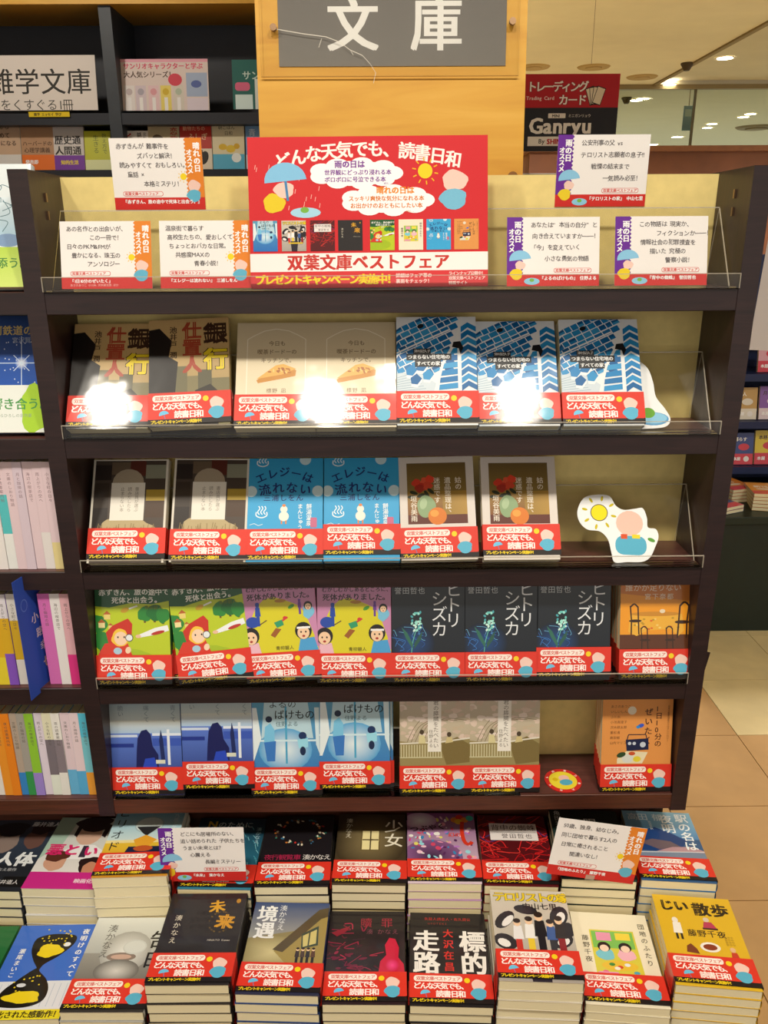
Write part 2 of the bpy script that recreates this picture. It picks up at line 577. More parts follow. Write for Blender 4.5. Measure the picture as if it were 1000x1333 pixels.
# ------------------------------------------------------------------ book racks
rack = thing('display_rack', 'dark brown wooden display rack with five shelves and cream back panel', 'bookshelf')
D_ = .10
for s in (-1, 1):
    a, b = sorted((s * HALF, s * (HALF + WALL)))
    sp = part('side_panel', Geo().box(a, FRONT, .6225, b, BACK + .1, TOP).box(a, 1.066, 0, b, BACK + .1, .6225).mesh('side_panel'), M['side'], rack)
    part('front_edge', Geo().bevel_box(a - .0004, FRONT - .0025, .622, b + .0004, FRONT, TOP + .0002, .0007).mesh('front_edge'), M['dark'], sp)
    # two brass shelf pins near the top
    x = s * HALF
    for z in (1.472, 1.452):
        part('shelf_pin', Geo().box(min(x, x - s * .002), 1.03, z, max(x, x - s * .002), 1.034, z + .01).mesh('shelf_pin'), M['metal'], sp)
part('back_panel', box_mesh('back_panel', -HALF, BACK, .62, HALF, BACK + .008, TOP - .002), M['cream'], rack)
for i, z in enumerate(SHELF_Z):
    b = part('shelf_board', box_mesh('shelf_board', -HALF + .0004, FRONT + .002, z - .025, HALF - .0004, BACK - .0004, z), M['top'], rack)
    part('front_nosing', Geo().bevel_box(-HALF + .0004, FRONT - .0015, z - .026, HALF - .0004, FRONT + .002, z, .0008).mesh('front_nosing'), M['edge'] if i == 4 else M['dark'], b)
part('kick_panel', box_mesh('kick_panel', -HALF, 1.066, 0, HALF, 1.085, .625), M['edge'], rack)
part('loose_edge_strip', mesh_of('loose_edge_strip', [(HALF + WALL, .992, .885), (HALF + WALL, .995, .885), (HALF + WALL + .001, .993, .842), (HALF + WALL + .006, .99, .884), (HALF + WALL + .0063, .993, .882)], [(0, 2, 3), (1, 4, 2), (0, 3, 4, 1)]), M['dark'], rack)

bay = thing('side_bay', 'neighbouring dark wooden bookshelf bay cut off by the left picture edge', 'bookshelf')
for z in SHELF_Z:
    b = part('shelf_board', box_mesh('shelf_board', LEFT_IN - .85, FRONT + .002, z - .025, LEFT_IN - .0005, BACK - .0004, z), M['top'], bay)
    part('front_nosing', Geo().bevel_box(LEFT_IN - .85, FRONT - .0015, z - .026, LEFT_IN - .0005, FRONT + .002, z, .0008).mesh('front_nosing'), M['edge'] if z < .7 else M['dark'], b)
part('back_panel', box_mesh('back_panel', LEFT_IN - .85, BACK, 0.0, LEFT_IN, BACK + .008, TOP - .002), M['dark'], bay)
part('side_panel', box_mesh('side_panel', LEFT_IN - .872, FRONT, 0, LEFT_IN - .85, BACK + .1, TOP), M['side'], bay)
part('kick_panel', box_mesh('kick_panel', LEFT_IN - .85, 1.066, 0, LEFT_IN, 1.085, .625), M['edge'], bay)

tbl = thing('low_display_table', 'low dark wooden platform in front of the rack carrying piles of paperbacks', 'table')
part('table_top', box_mesh('table_top', -1.3, .735, PLAT - .025, .475, 1.062, PLAT), M['dark'], tbl)
part('front_board', box_mesh('front_board', -1.29, .75, .0, .465, .77, PLAT - .025), M['dark'], tbl)
part('side_board', box_mesh('side_board', .445, .77, 0, .465, 1.06, PLAT - .025), M['dark'], tbl)

# clear acrylic book rests along the shelves
def tray(z, x0, x1, label, plate_x1=None, y0=1.0064, lean=32.0, has_lip=True):
    px1 = x1 if plate_x1 is None else plate_x1
    o = thing('acrylic_tray', label, 'acrylic tray', (0, 0, z), group='clear acrylic book rests')
    if has_lip:
        lip = part('front_lip', box_mesh('front_lip', x0, FRONT - .0045, .0002, x1, FRONT - .0025, .0165), M['acrylic'], o)
        part('lip_edge', box_mesh('lip_edge', x0, FRONT - .0046, .0165, x1, FRONT - .0024, .0173), M['acrylic_edge'], lip)
        part('end_edge', box_mesh('end_edge', x1, FRONT - .0046, .0002, x1 + .0009, FRONT - .0024, .0173), M['acrylic_edge'], lip)
        part('end_edge', box_mesh('end_edge', x0 - .0009, FRONT - .0046, .0002, x0, FRONT - .0024, .0173), M['acrylic_edge'], lip)
    part('base_plate', box_mesh('base_plate', x0 + .0025, FRONT - .0025, .0003, x1 - .0025, y0, .002), M['acrylic'], o)
    h = .0915
    y1 = y0 + h * math.tan(rad(lean))
    pl = part('back_plate', mesh_of('back_plate', [(x0 + .003, y0, .002), (px1 - .003, y0, .002), (px1 - .003, y1, h), (x0 + .003, y1, h), (x0 + .003, y0 + .002, .002), (px1 - .003, y0 + .002, .002), (px1 - .003, y1 + .002, h), (x0 + .003, y1 + .002, h)], [(0, 1, 2, 3), (7, 6, 5, 4), (0, 4, 5, 1), (1, 5, 6, 2), (3, 7, 4, 0)]), M['acrylic'], o)
    part('ridge', box_mesh('ridge', x0 + .003, y1, h, px1 - .003, y1 + .003, h + .0012), M['acrylic_edge'], pl)
    for xx in (px1 - .0035,):
        part('plate_edge', mesh_of('plate_edge', [(xx, y0, .002), (xx + .001, y0, .002), (xx + .001, y1, h), (xx, y1, h), (xx, y0 + .002, .002), (xx + .001, y0 + .002, .002), (xx + .001, y1 + .002, h), (xx, y1 + .002, h)], BOXF), M['acrylic_edge'], pl)
    part('rear_leg', mesh_of('rear_leg', [(x0 + .003, y1 + .003, h), (px1 - .003, y1 + .003, h), (px1 - .003, 1.084, .001), (x0 + .003, 1.084, .001)], [(0, 1, 2, 3)]), M['acrylic'], o)
    part('leg_edge', mesh_of('leg_edge', [(px1 - .003, y1 + .003, h), (px1 - .002, y1 + .003, h), (px1 - .002, 1.084, .001), (px1 - .003, 1.084, .001)], [(0, 1, 2, 3)]), M['acrylic_edge'], o)
    return o
tray(SHELF_Z[0] + .0003, -HALF + .001, HALF - .001, 'clear acrylic tray holding the red poster and handwritten cards')
tray(SHELF_Z[1] + .0003, -HALF + .001, HALF - .001, 'clear acrylic tray on the shelf with the blue town-map books')
tray(SHELF_Z[2] + .0003, -HALF + .001, HALF - .001, 'clear acrylic tray on the shelf with the sun cut-out card')
tray(SHELF_Z[3] + .0003, -HALF + .001, HALF - .001, 'clear acrylic tray on the shelf with the fairy-tale and navy flower books', .283, 1.0035, 14.0)
tray(SHELF_Z[4] + .0003, -HALF + .001, .19, 'clear acrylic book rest on the lowest shelf', None, 1.0075, 11.0, False)
# ------------------------------------------------------------------ printed designs (millimetres)
BW, BH = 105.0, 148.0

def smooth_loop(P, n=5):
    out = []
    m = len(P)
    for i in range(m):
        p0, p1, p2, p3 = P[i - 1], P[i], P[(i + 1) % m], P[(i + 2) % m]
        for k in range(n):
            t = k / n
            out.append(tuple(0.5 * (2 * p1[j] + (p2[j] - p0[j]) * t + (2 * p0[j] - 5 * p1[j] + 4 * p2[j] - p3[j]) * t * t + (-p0[j] + 3 * p1[j] - 3 * p2[j] + p3[j]) * t ** 3) for j in (0, 1)))
    return out

def umbrella(c, x, y, r, col='#6cc3ea', rot=-15):
    k = math.radians(rot)
    P = [(x + r * math.cos(math.radians(a) + k), y + r * .85 * math.sin(math.radians(a) + k)) for a in range(180, 361, 15)]
    c.p(P, col)
    c.l([(x, y), (x - math.sin(k) * r * .9, y + math.cos(k) * r * .9)], r * .12, '#4a86b8')

def sun(c, x, y, r, col='#f6d822', ray='#f0c020', n=9, r0=1.5, r1=2.0, w=.22):
    c.e(x, y, r, r, col)
    for i in range(n):
        a = 6.2832 * i / n + .2
        c.l([(x + r * r0 * math.cos(a), y + r * r0 * math.sin(a)), (x + r * r1 * math.cos(a), y + r * r1 * math.sin(a))], r * w, ray, i == 0)

def cloud(c, x, y, w, h, col='#fff'):
    for i in range(9):
        a = 6.2832 * i / 9
        c.e(x + w * .40 * math.cos(a), y + h * .30 * math.sin(a), w * .13, h * .24, col, up=(i == 0))
    c.e(x, y, w * .44, h * .42, col, up=False)

def band_ink():
    c = Ink(BW, 43)
    c.r(0, 0, 105, 36, '#dc3626')
    c.r(0, 36, 105, 43, '#191314')
    c.rr(5, 3.5, 68, 12.5, 4, '#fbeee4')
    c.t('双葉文庫ベストフェア', 8, 4.8, 6.2, '#d0382c', b=.02, gap=.93)
    c.t('どんな天気でも、', 4, 13.6, 10.2, '#fff6f0', b=.035, gap=.86)
    c.t('読書日和', 33, 24.8, 10.4, '#fff6f0', b=.035, gap=.9)
    umbrella(c, 20, 30, 6.5)
    c.t('プレゼントキャンペーン実施中！', 2.5, 37, 5.2, '#f4d516', b=.045, gap=.88)
    c.e(74, 10, 3.8, 3.8, '#f3d21c')
    # the printed figure is left out: plain patches of its colours
    c.blob(88, 16, 9, 8, '#f2cdc0', 3, .05)
    c.blob(88, 29, 10, 8.5, '#59b3d2', 5, .06)
    return c

def fig(c, x, y, h, top, bot, skin='#eec9a4', hair='#2a1c18'):
    """small standing printed figure, feet at y"""
    c.r(x - h * .07, y - h * .45, x + h * .07, y, bot)
    c.p([(x - h * .12, y - h * .42), (x + h * .12, y - h * .42), (x + h * .09, y - h * .8), (x - h * .09, y - h * .8)], top)
    c.e(x, y - h * .88, h * .08, h * .1, skin)
    c.e(x, y - h * .94, h * .085, h * .07, hair)

def d_ginko(c):
    c.g(0, 0, 105, 148, '#cdaa72', '#9a8a5c')
    for i, (a, b, h) in enumerate(((30, 50, 62), (50, 64, 48), (64, 82, 56), (82, 105, 44))):
        c.r(a, 148 - h - 20, b, 148, ('#6f6a4c', '#837a55', '#5d5a44', '#7a7350')[i], i == 0)
    c.p([(0, 14), (14, 12), (30, 30), (26, 52), (38, 60), (34, 104), (40, 148), (0, 148)], '#1b1716')
    c.p([(60, 100), (80, 92), (92, 104), (90, 148), (58, 148)], '#2a2620')
    c.t('池井戸 潤', 27, 10, 10, '#3a2a20', v=True, b=.02)
    c.t('仕置人', 44, 4, 25, '#a8442c', v=True, b=.05, gap=.95)
    c.t('銀', 72, 6, 31, '#3a2418', v=True, b=.055)
    c.t('行', 72, 42, 31, '#2a1a12', v=True, b=.085)
    c.t('行', 72, 42, 31, '#e8cf26', v=True, b=.05)

def d_pie(c):
    c.g(0, 0, 105, 148, '#d8c8a4', '#efe3c6')
    fr = [(14, 120), (14, 24), (24, 18), (36, 12), (52, 9), (69, 12), (81, 18), (91, 24), (91, 120)]
    c.l(fr, 1.0, '#f7efdc')
    c.t('今日も', 42, 26, 7.5, '#7a6446', b=.012)
    c.t('喫茶ドードーの', 27, 38, 7.5, '#7a6446', b=.012)
    c.t('キッチンで。', 32, 50, 7.5, '#7a6446', b=.012)
    c.p([(27, 82), (52, 62), (62, 60), (79, 68), (78, 76), (60, 80), (29, 86)], '#c98a34')
    c.p([(27, 80), (52, 61), (62, 59), (79, 66), (60, 74)], '#e3b056')
    R = random.Random(3)
    for i in range(14):
        x = R.uniform(42, 72)
        c.e(x, R.uniform(64, 72), 2.6, 1.2, R.choice(['#b5722c', '#efc878', '#a9622a']), R.uniform(0, 90), 8, up=(i == 0))
    c.t('標野 凪', 40, 93, 7, '#7a6446', gap=1.1)

def d_jutaku(c):
    c.r(0, 0, 105, 148, '#eef2f4')
    R = random.Random(7)
    blues = ['#1b86c6', '#1474b4', '#2a94d0', '#0d65a4', '#3a9ed6']
    ux, uy, vx, vy = .90, -.42, .50, .86          # the two street directions
    c.z += 1
    for r_ in range(12):
        k = -40.0
        while k < 130:
            w, h = R.uniform(8.5, 13), R.uniform(6.6, 8.0)
            x, y = k * ux + r_ * 8.6 * vx - 12, k * uy + r_ * 8.6 * vy + 22
            cx, cy = x + w * ux * .5, y + w * uy * .5
            if -8 < cx < 78 - cy * .12 and -8 < cy < 88 - cx * .25:
                ew = w - 1.2
                P = [(x, y), (x + ew * ux, y + ew * uy), (x + ew * ux + h * vx, y + ew * uy + h * vy), (x + h * vx, y + h * vy)]
                q = R.choice(blues)
                c.p(P, q, False)
                if R.random() < .35:
                    c.p([P[0], P[1], ((P[1][0] + P[2][0]) / 2, (P[1][1] + P[2][1]) / 2), ((P[0][0] + P[3][0]) / 2, (P[0][1] + P[3][1]) / 2)], '#0c5a96', False)
            k += w
    c.p([(0, 78), (26, 74), (52, 92), (56, 148), (0, 148)], '#cfdde6')
    for i in range(12):
        c.l([(0, 84 + i * 3), (20 + i * 3, 78 + i * 3.4)], .6, '#86a6bc', i == 0)
    c.z += 1
    for i in range(9):                            # large gabled roofs beside the main street
        y = 14 + i * 10
        c.p([(85, y), (94, y - 6), (105, y), (105, y + 7), (94, y + 1), (85, y + 8)], blues[i % 5], False)
    for i in range(6):
        y = 46 + i * 9.5
        c.p([(62 - i * 1.2, y), (80, y - 3), (80, y + 4.5), (61 - i * 1.2, y + 7)], blues[(i + 2) % 5], False)
    for i, (x, y) in enumerate(((12, 72), (26, 66), (34, 78), (18, 84))):
        c.p([(x, y), (x + 8, y - 6), (x + 15, y + 1), (x + 9, y + 9), (x + 1, y + 8)], blues[i], i == 0)
        c.p([(x + 1, y + 8), (x + 9, y + 9), (x + 15, y + 1), (x + 15, y + 5), (x + 9, y + 13), (x + 1, y + 12)], '#f4f6f6', False)
    c.l([(86, 0), (80, 30), (60, 66), (50, 104)], 3.6, '#f1f3f3')
    c.l([(0, 50), (30, 36), (70, 18)], 2.2, '#f1f3f3')
    c.e(32, 13, 4.4, 3, '#1a2026', -20)
    c.p([(73, 42), (75, 35), (84, 34), (88, 43), (84, 52), (82, 44)], '#14181c')
    c.r(22, 44, 45, 51, '#15181b')
    c.r(13, 51, 72, 60, '#15181b', False)
    c.r(24, 60, 58, 69, '#15181b', False)
    c.t('津村記久子', 23, 45, 4.6, '#f2f4f4', b=.02, gap=.92)
    c.t('つまらない住宅地の', 14.5, 52.2, 6.3, '#f2f4f4', b=.03, gap=.98)
    c.t('すべての家', 26, 61.2, 6.3, '#f2f4f4', b=.03, gap=.98)

def d_stone(c):
    c.r(0, 0, 105, 148, '#dcd6c8')
    c.r(3, 2, 102, 148, '#4a4038')
    for i, (x0, y0, x1, y1, q) in enumerate(((3, 8, 26, 30, '#2c2624'), (26, 4, 52, 22, '#6a5a48'), (52, 2, 74, 24, '#5a2c22'), (74, 8, 102, 28, '#8b8c78'), (3, 34, 24, 70, '#3c332c'), (76, 44, 102, 60, '#b59a3c'), (76, 60, 102, 84, '#4d3a2c'), (3, 70, 24, 100, '#2a2320'))):
        c.r(x0, y0, x1, y1, q, i == 0)
    c.blob(50, 100, 38, 16, '#b8a67c', 4, .08)
    c.e(50, 34, 22, 20, '#a89a84')
    c.r(27, 34, 74, 88, '#e9e4d8')
    for k, (x, s_) in enumerate(((60, '書店員が選ぶ'), (50, '読みだしたら'), (40, '止まらない本'))):
        c.t(s_, x, 40, 6, '#8a8274', v=True)
    R = random.Random(5)
    for i in range(26):
        x = R.uniform(12, 92)
        c.l([(x, R.uniform(92, 98)), (x + R.uniform(-4, 4), 110)], .9, '#8d7a50', i == 0)

def steam(c, x, y, s, col='#e9f5fa'):
    for i in (-1, 0, 1):
        c.curve([(x + i * s * .35, y - s * .9), (x + i * s * .35 + s * .14, y - s * .6), (x + i * s * .35 - s * .1, y - s * .2), (x + i * s * .35 + s * .1, y + s * .1)], s * .12, col, 5)
    c.curve([(x - s * .6, y - s * .2), (x - s * .6, y + s * .25), (x, y + s * .48), (x + s * .6, y + s * .25), (x + s * .6, y - s * .2)], s * .13, col, 5)

def d_elegy(c):
    c.r(0, 0, 105, 148, '#39a7dd')
    for x, y in ((5, 48), (98, 48), (80, 2)):
        c.e(x, y, 8, 8, '#cfeaf3')
    for x, y in ((20, 6), (20, 80)):
        steam(c, x, y, 12)
    c.z += 1
    for i, ch_ in enumerate('エレジーは'):
        a = -24 + i * 12
        c.ch(ch_, 10 + i * 16.5, 12 + abs(i - 2) ** 1.7 * 2.6, 15.5, '#1e2f74', .02, a)
    for i, ch_ in enumerate('流れない'):
        c.ch(ch_, 15 + i * 19, 33 + abs(i - 1.5) * 2.6, 17, '#1e2f74', .02, -12 + i * 8)
    c.t('三浦しをん', 22, 52, 10.5, '#1e2f74', b=.012, gap=1.08)
    c.e(51, 84, 7, 7, '#f4efe2')
    c.e(51, 74, 5, 5, '#f4efe2')
    c.r(47, 90, 49, 95, '#e2894a')
    c.r(53, 90, 55, 95, '#e2894a', False)
    c.e(51, 68.5, 2.4, 2, '#e2894a')
    c.t('餅湯温泉', 82, 66, 8, '#eef6f8', v=True, b=.02)
    c.t('まんじゅう', 70, 66, 7.4, '#eef6f8', v=True, b=.02)
    c.rr(88, 86, 97, 100, 1.5, '#c86a8c')
    c.l([(4, 96), (10, 94), (16, 97), (22, 95)], .9, '#cfeaf3')
    c.l([(84, 104), (92, 102), (100, 104)], .9, '#cfeaf3')

def d_shuto(c):
    c.r(0, 0, 105, 148, '#ded6ce')
    c.g(11, 9, 94, 50, '#6e5a34', '#8a7238')
    c.g(11, 50, 94, 94, '#9a7a32', '#7a3f22')
    c.g(60, 50, 94, 84, '#9a7a32', '#b08a3a', True)
    c.r(11, 84, 94, 97, '#5e2a1c')
    for i, (x, y, q) in enumerate(((24, 38, '#d8402c'), (36, 36, '#e05a3c'), (31, 44, '#c23426'), (43, 33, '#e4492f'), (40, 42, '#d4482f'), (28, 46, '#a82c20'))):
        c.blob(x, y, 6.4, 6, q, i, .1, 14, up=(i == 0))
    for i, (x, y, a) in enumerate(((20, 52, 20), (30, 56, -20), (44, 50, 40), (17, 58, 0), (38, 54, 60))):
        c.e(x, y, 6, 2.6, '#27301e', a, 10, up=(i == 0))
    c.blob(37, 72, 13, 16, '#8ba67a', 3, .03)
    c.e(33, 68, 5, 8, '#a9c096', 15)
    c.e(52, 86, 13, 12.5, '#d97a24')
    c.e(48, 82, 6, 5, '#eaa042')
    c.t('姑の', 78, 30, 9.4, '#efe6d4', v=True, b=.012)
    c.t('遺品整理は、', 63, 30, 9.4, '#efe6d4', v=True, b=.012)
    c.t('迷惑です', 48, 30, 9.4, '#efe6d4', v=True, b=.012)
    c.t('垣谷美雨', 15, 56, 9.4, '#efe6d4', v=True, b=.012)

def house(c, x, y, s, wall='#e8d27a', roof='#b5622c'):
    c.r(x, y, x + s, y + s * .8, wall)
    c.p([(x - s * .15, y), (x + s * .5, y - s * .6), (x + s * 1.15, y)], roof)

def tree(c, x, y, s, q='#2f8a3c'):
    c.r(x - s * .08, y, x + s * .08, y + s * .7, '#6a4a24')
    c.blob(x, y, s * .55, s * .6, q, int(x), .08)

def d_akazukin(c):
    c.r(0, 0, 105, 148, '#b9cb22')
    c.e(30, 120, 60, 26, '#a3bd1e')
    c.p([(0, 0), (105, 0), (105, 27), (80, 32), (50, 30), (20, 36), (0, 34)], '#1e5a30')
    for x, y, s in ((70, 46, 18), (84, 44, 20), (96, 48, 18), (4, 60, 22), (6, 84, 22)):
        tree(c, x, y, s, '#2c8436' if x != 84 else '#1f6e30')
    house(c, 12, 46, 9)
    house(c, 4, 58, 9, '#f0dfa0')
    house(c, 18, 62, 6)
    c.e(42, 40, 6, 3.4, '#caa02a', -20)
    c.l([(48, 38), (60, 34)], 2.4, '#f0f2ea')
    c.p([(60, 76), (84, 66), (102, 62), (104, 70), (84, 76), (62, 80)], '#eef2f4')
    c.e(60, 78, 4, 2.6, '#e9bfa0')
    c.e(88, 73, 10, 2.4, '#b8322a', -14)
    c.p([(14, 72), (24, 62), (46, 52), (52, 60), (50, 82), (38, 92), (18, 92)], '#c8301f')
    c.p([(0, 108), (12, 88), (44, 86), (52, 110)], '#d43824')
    c.blob(34, 80, 12, 13, '#f3c640', 2, .06)
    c.e(35, 81, 9.4, 10, '#f4d3b4')
    for x in (31, 40):
        c.e(x, 79, 1.1, 1.5, '#2a2020')
    c.e(47, 80, 5.6, 5.6, '#3a4048')
    c.e(47, 80, 4.6, 4.6, '#e8eef0')
    c.e(30, 99, 6, 5, '#a9cbe0')
    c.e(45, 98, 4, 5, '#f4d3b4', 20)
    c.t('赤ずきん、旅の途中で', 6, 9, 10, '#f0f2e8', b=.03, jit=.04)
    c.t('死体と出会う。', 24, 20.5, 10, '#f0f2e8', b=.03, jit=.04)
    c.t('青柳碧人', 70, 33, 6.5, '#6e7a14')

def head(c, x, y, r, skin='#f2cda8', hair='#1c1618'):
    c.e(x, y, r, r * 1.05, hair)
    c.e(x, y + r * .25, r * .72, r * .78, skin)
    for d in (-.28, .28):
        c.e(x + d * r, y + r * .15, r * .1, r * .12, '#201818')
    c.e(x, y + r * .65, r * .18, r * .14, '#a8342c')

def d_mukashi(c):
    c.r(0, 0, 105, 148, '#c98ab4')
    c.blob(52, 84, 46, 58, '#d8cf20', 8, .05)
    c.r(0, 100, 105, 148, '#d8cf20')
    c.t('むかしむかしあるところに、', 7, 9, 7.6, '#2a2028', b=.02, jit=.04)
    c.t('死体がありました。', 8, 18.5, 10.6, '#2a2028', b=.025, jit=.04)
    c.e(55, 31, 8, 2.6, '#b8862a')
    c.e(70, 40, 5, 2.6, '#4a9a34', -30)
    fig(c, 82, 52, 22, '#6a3a9a', '#6a3a9a', '#6a3a9a', '#6a3a9a')
    c.p([(44, 62), (56, 58), (58, 66), (48, 70)], '#2f9a6a')
    c.p([(46, 70), (54, 72), (44, 84), (38, 80)], '#9a5a24')
    c.l([(56, 60), (64, 55)], 2.6, '#cf3a34')
    c.e(60, 56, 3, 2.6, '#cf3a34')
    fig(c, 22, 66, 34, '#2448a8', '#2448a8', '#2448a8', '#2448a8')
    c.e(14, 60, 10, 8, '#2448a8')
    c.l([(24, 64), (34, 58)], 1.4, '#5a4030')
    c.blob(94, 48, 8, 11, '#7ac0e0', 4, .08)
    head(c, 94, 40, 6)
    c.p([(76, 105), (80, 88), (100, 86), (105, 105)], '#4aa0d8')
    head(c, 85, 76, 12)
    c.r(76, 70, 95, 73, '#f2f2f2')
    c.p([(0, 108), (4, 90), (20, 90), (24, 108)], '#e8b8c8')
    head(c, 10, 80, 12)
    c.t('青柳碧人', 44, 96, 6.5, '#6a6410')

def d_hitori(c):
    c.g(0, 0, 105, 148, '#20262c', '#0c1420')
    c.glow(28, 92, 34, 30, '#1c4a86', '#101a28')
    R = random.Random(9)
    for i in range(16):
        x, y = R.uniform(2, 50), R.uniform(74, 106)
        c.curve([(x, y), (x + R.uniform(-8, 8), y - R.uniform(2, 10)), (x + R.uniform(-14, 14), y - R.uniform(4, 18))], .5, R.choice(['#3f8ae0', '#2a62b8', '#77c4f0']), 4, up=(i == 0))
    c.curve([(28, 108), (30, 90), (34, 74), (35, 58)], 1.1, '#5fb8a8')
    c.p([(30, 100), (20, 84), (14, 68), (22, 76), (30, 92)], '#2f6a5a')
    c.p([(32, 100), (42, 86), (44, 74), (38, 82), (32, 92)], '#27584c')
    for i in range(26):
        c.e(35 + R.uniform(-6.5, 6.5), R.uniform(46, 74), 2.3, 1.6, R.choice(['#9fe4d8', '#6cc8c4', '#d0f2ea', '#4aa6b0']), R.uniform(0, 180), 8, up=(i == 0))
    c.t('誉田哲也', 4, 10, 10.6, '#c2c8cc', gap=1.05)
    c.t('ヒトリ', 76, 2, 24, '#e2e6ea', v=True, gap=.92)
    c.t('シズカ', 56, 15, 24, '#e2e6ea', v=True, gap=.92)

def chair_ink(c, x, y, s, q='#3a2214', flip=1):
    c.l([(x, y), (x + flip * s * .1, y + s), (x + flip * s * .1, y + s * 1.9)], s * .09, q)
    c.l([(x + flip * s * .5, y + s * .05), (x + flip * s * .55, y + s), (x + flip * s * .6, y + s * 1.9)], s * .09, q, False)
    c.curve([(x, y + s * .1), (x + flip * s * .25, y - s * .12), (x + flip * s * .5, y + s * .1)], s * .1, q, 4, False)
    c.e(x + flip * s * .35, y + s, s * .42, s * .1, q, up=False)

def d_dareka(c):
    c.g(0, 0, 105, 148, '#c8742a', '#e8941e')
    c.p([(0, 22), (105, 34), (105, 90), (0, 90)], '#ea9a22')
    c.r(0, 82, 105, 148, '#5a3018')
    c.t('誰かが足りない', 6, 8, 11.5, '#efe2cc')
    c.t('宮下奈都', 34, 22, 9.5, '#efe2cc', gap=1.12)
    c.p([(14, 52), (88, 52), (92, 76), (84, 84), (72, 74), (40, 76), (24, 84), (12, 78)], '#eab03a')
    c.e(50, 52, 36, 3.4, '#c98a2a')
    R = random.Random(4)
    for i in range(20):
        c.e(R.uniform(18, 86), R.uniform(58, 74), 2, 1.4, R.choice(['#d8622a', '#b8902a', '#f2d070']), 0, 8, up=(i == 0))
    chair_ink(c, 14, 40, 22)
    chair_ink(c, 98, 38, 26, flip=-1)
    chair_ink(c, 30, 72, 18)
    chair_ink(c, 66, 72, 18)
    c.e(60, 48, 4, 3, '#e8d8b8')

def d_aoi(c):
    c.g(0, 0, 105, 30, '#8fa6b2', '#b8c4c4')
    c.g(0, 30, 105, 50, '#c8ccc2', '#a8c4e0')
    c.g(0, 50, 105, 148, '#5a7ad0', '#16246e')
    c.r(0, 52, 40, 56, '#cfdcee')
    c.r(0, 66, 34, 72, '#20358c')
    c.r(62, 50, 105, 54, '#dfe8f4')
    c.r(62, 58, 105, 70, '#3a58b8')
    c.r(84, 44, 88, 100, '#e4ecf4')
    c.p([(36, 104), (38, 76), (40, 58), (46, 46), (54, 44), (60, 52), (62, 70), (70, 84), (70, 104)], '#151c58')
    c.p([(46, 104), (50, 90), (64, 88), (68, 104)], '#2848c0')
    c.p([(74, 92), (72, 62), (75, 44), (78, 60), (80, 92)], '#1c2a60')
    c.r(66, 92, 80, 98, '#d8dcc8')
    c.t('青くて', 90, 6, 9, '#71808a', v=True)
    c.t('痛くて', 50, 6, 9, '#71808a', v=True)
    c.t('脆い', 12, 6, 9, '#71808a', v=True)

def d_bake(c):
    c.g(0, 0, 105, 148, '#5a9fc0', '#2a70c0')
    c.p([(22, 0), (86, 0), (94, 60), (16, 60)], '#b8d8e4')
    c.glow(52, 78, 40, 34, '#e6f4f8', '#5aa6d8')
    c.r(52, 10, 55, 100, '#4aa4cc')
    c.r(0, 62, 105, 65, '#d0eaf4')
    c.p([(2, 12), (10, 12), (16, 60), (4, 96), (0, 96)], '#e4f0f2')
    c.p([(96, 12), (104, 12), (105, 90), (98, 70)], '#d6eaf0')
    c.p([(20, 66), (22, 42), (30, 36), (36, 46), (36, 66)], '#7ac4e8')
    c.e(28, 30, 5, 5, '#1c2c4a')
    c.p([(24, 96), (20, 66), (38, 64), (36, 96)], '#3a78c4')
    c.e(78, 56, 6, 6, '#1c3460')
    c.p([(70, 62), (86, 60), (86, 74), (72, 76)], '#9adcf0')
    c.e(78, 80, 4.4, 7, '#1c2c4e')
    c.t('よるの', 28, -1, 14, '#1e2c34', gap=1.0)
    c.t('ばけもの', 36, 15, 15.5, '#1e2c34', gap=.98, b=.008)
    c.t('住野よる', 38, 33, 8.5, '#51707c')

def d_suizo(c):
    c.g(0, 0, 105, 148, '#c9bda8', '#a89c78')
    R = random.Random(12)
    for i in range(70):
        c.blob(R.uniform(0, 105), R.uniform(0, 66), R.uniform(4, 8), R.uniform(2.5, 5), R.choice(['#dcc8b8', '#e6d8cc', '#cdb8a4', '#d8c4b4', '#c2b298']), i, .2, 9, up=(i % 14 == 0))
    for i in range(6):
        c.curve([(10 + i * 6, 70), (20 + i * 8, 48 - i * 3), (30 + i * 14, 34)], .8, '#7a6a4c', 4, up=(i == 0))
    c.p([(0, 66), (30, 70), (105, 62), (105, 148), (0, 148)], '#96895a')
    c.p([(60, 72), (86, 60), (105, 72), (105, 100), (70, 104)], '#7a6a3e')
    c.l([(0, 70), (60, 68), (105, 62)], 2.2, '#e0dccc')
    for i in range(16):
        c.l([(2 + i * 4, 72), (2 + i * 4, 92)], 1.3, '#d2cda8', i == 0)
    c.l([(0, 92), (64, 92)], 1.8, '#c8c49c')
    c.e(33, 52, 3.4, 3.8, '#4c4030')
    c.p([(28, 70), (29, 57), (37, 57), (39, 70)], '#d8cf9c')
    c.e(74, 56, 3.4, 3.8, '#4c4030')
    c.p([(68, 70), (71, 60), (78, 60), (80, 68)], '#cfc08a')
    c.r(42, -1, 62, 83, '#ece8de')
    c.t('君の膵臓をたべたい', 50, 2, 8.4, '#5c5448', v=True, gap=1.0)
    c.t('住野よる', 43.5, 48, 6.6, '#6c6456', v=True, gap=1.1)

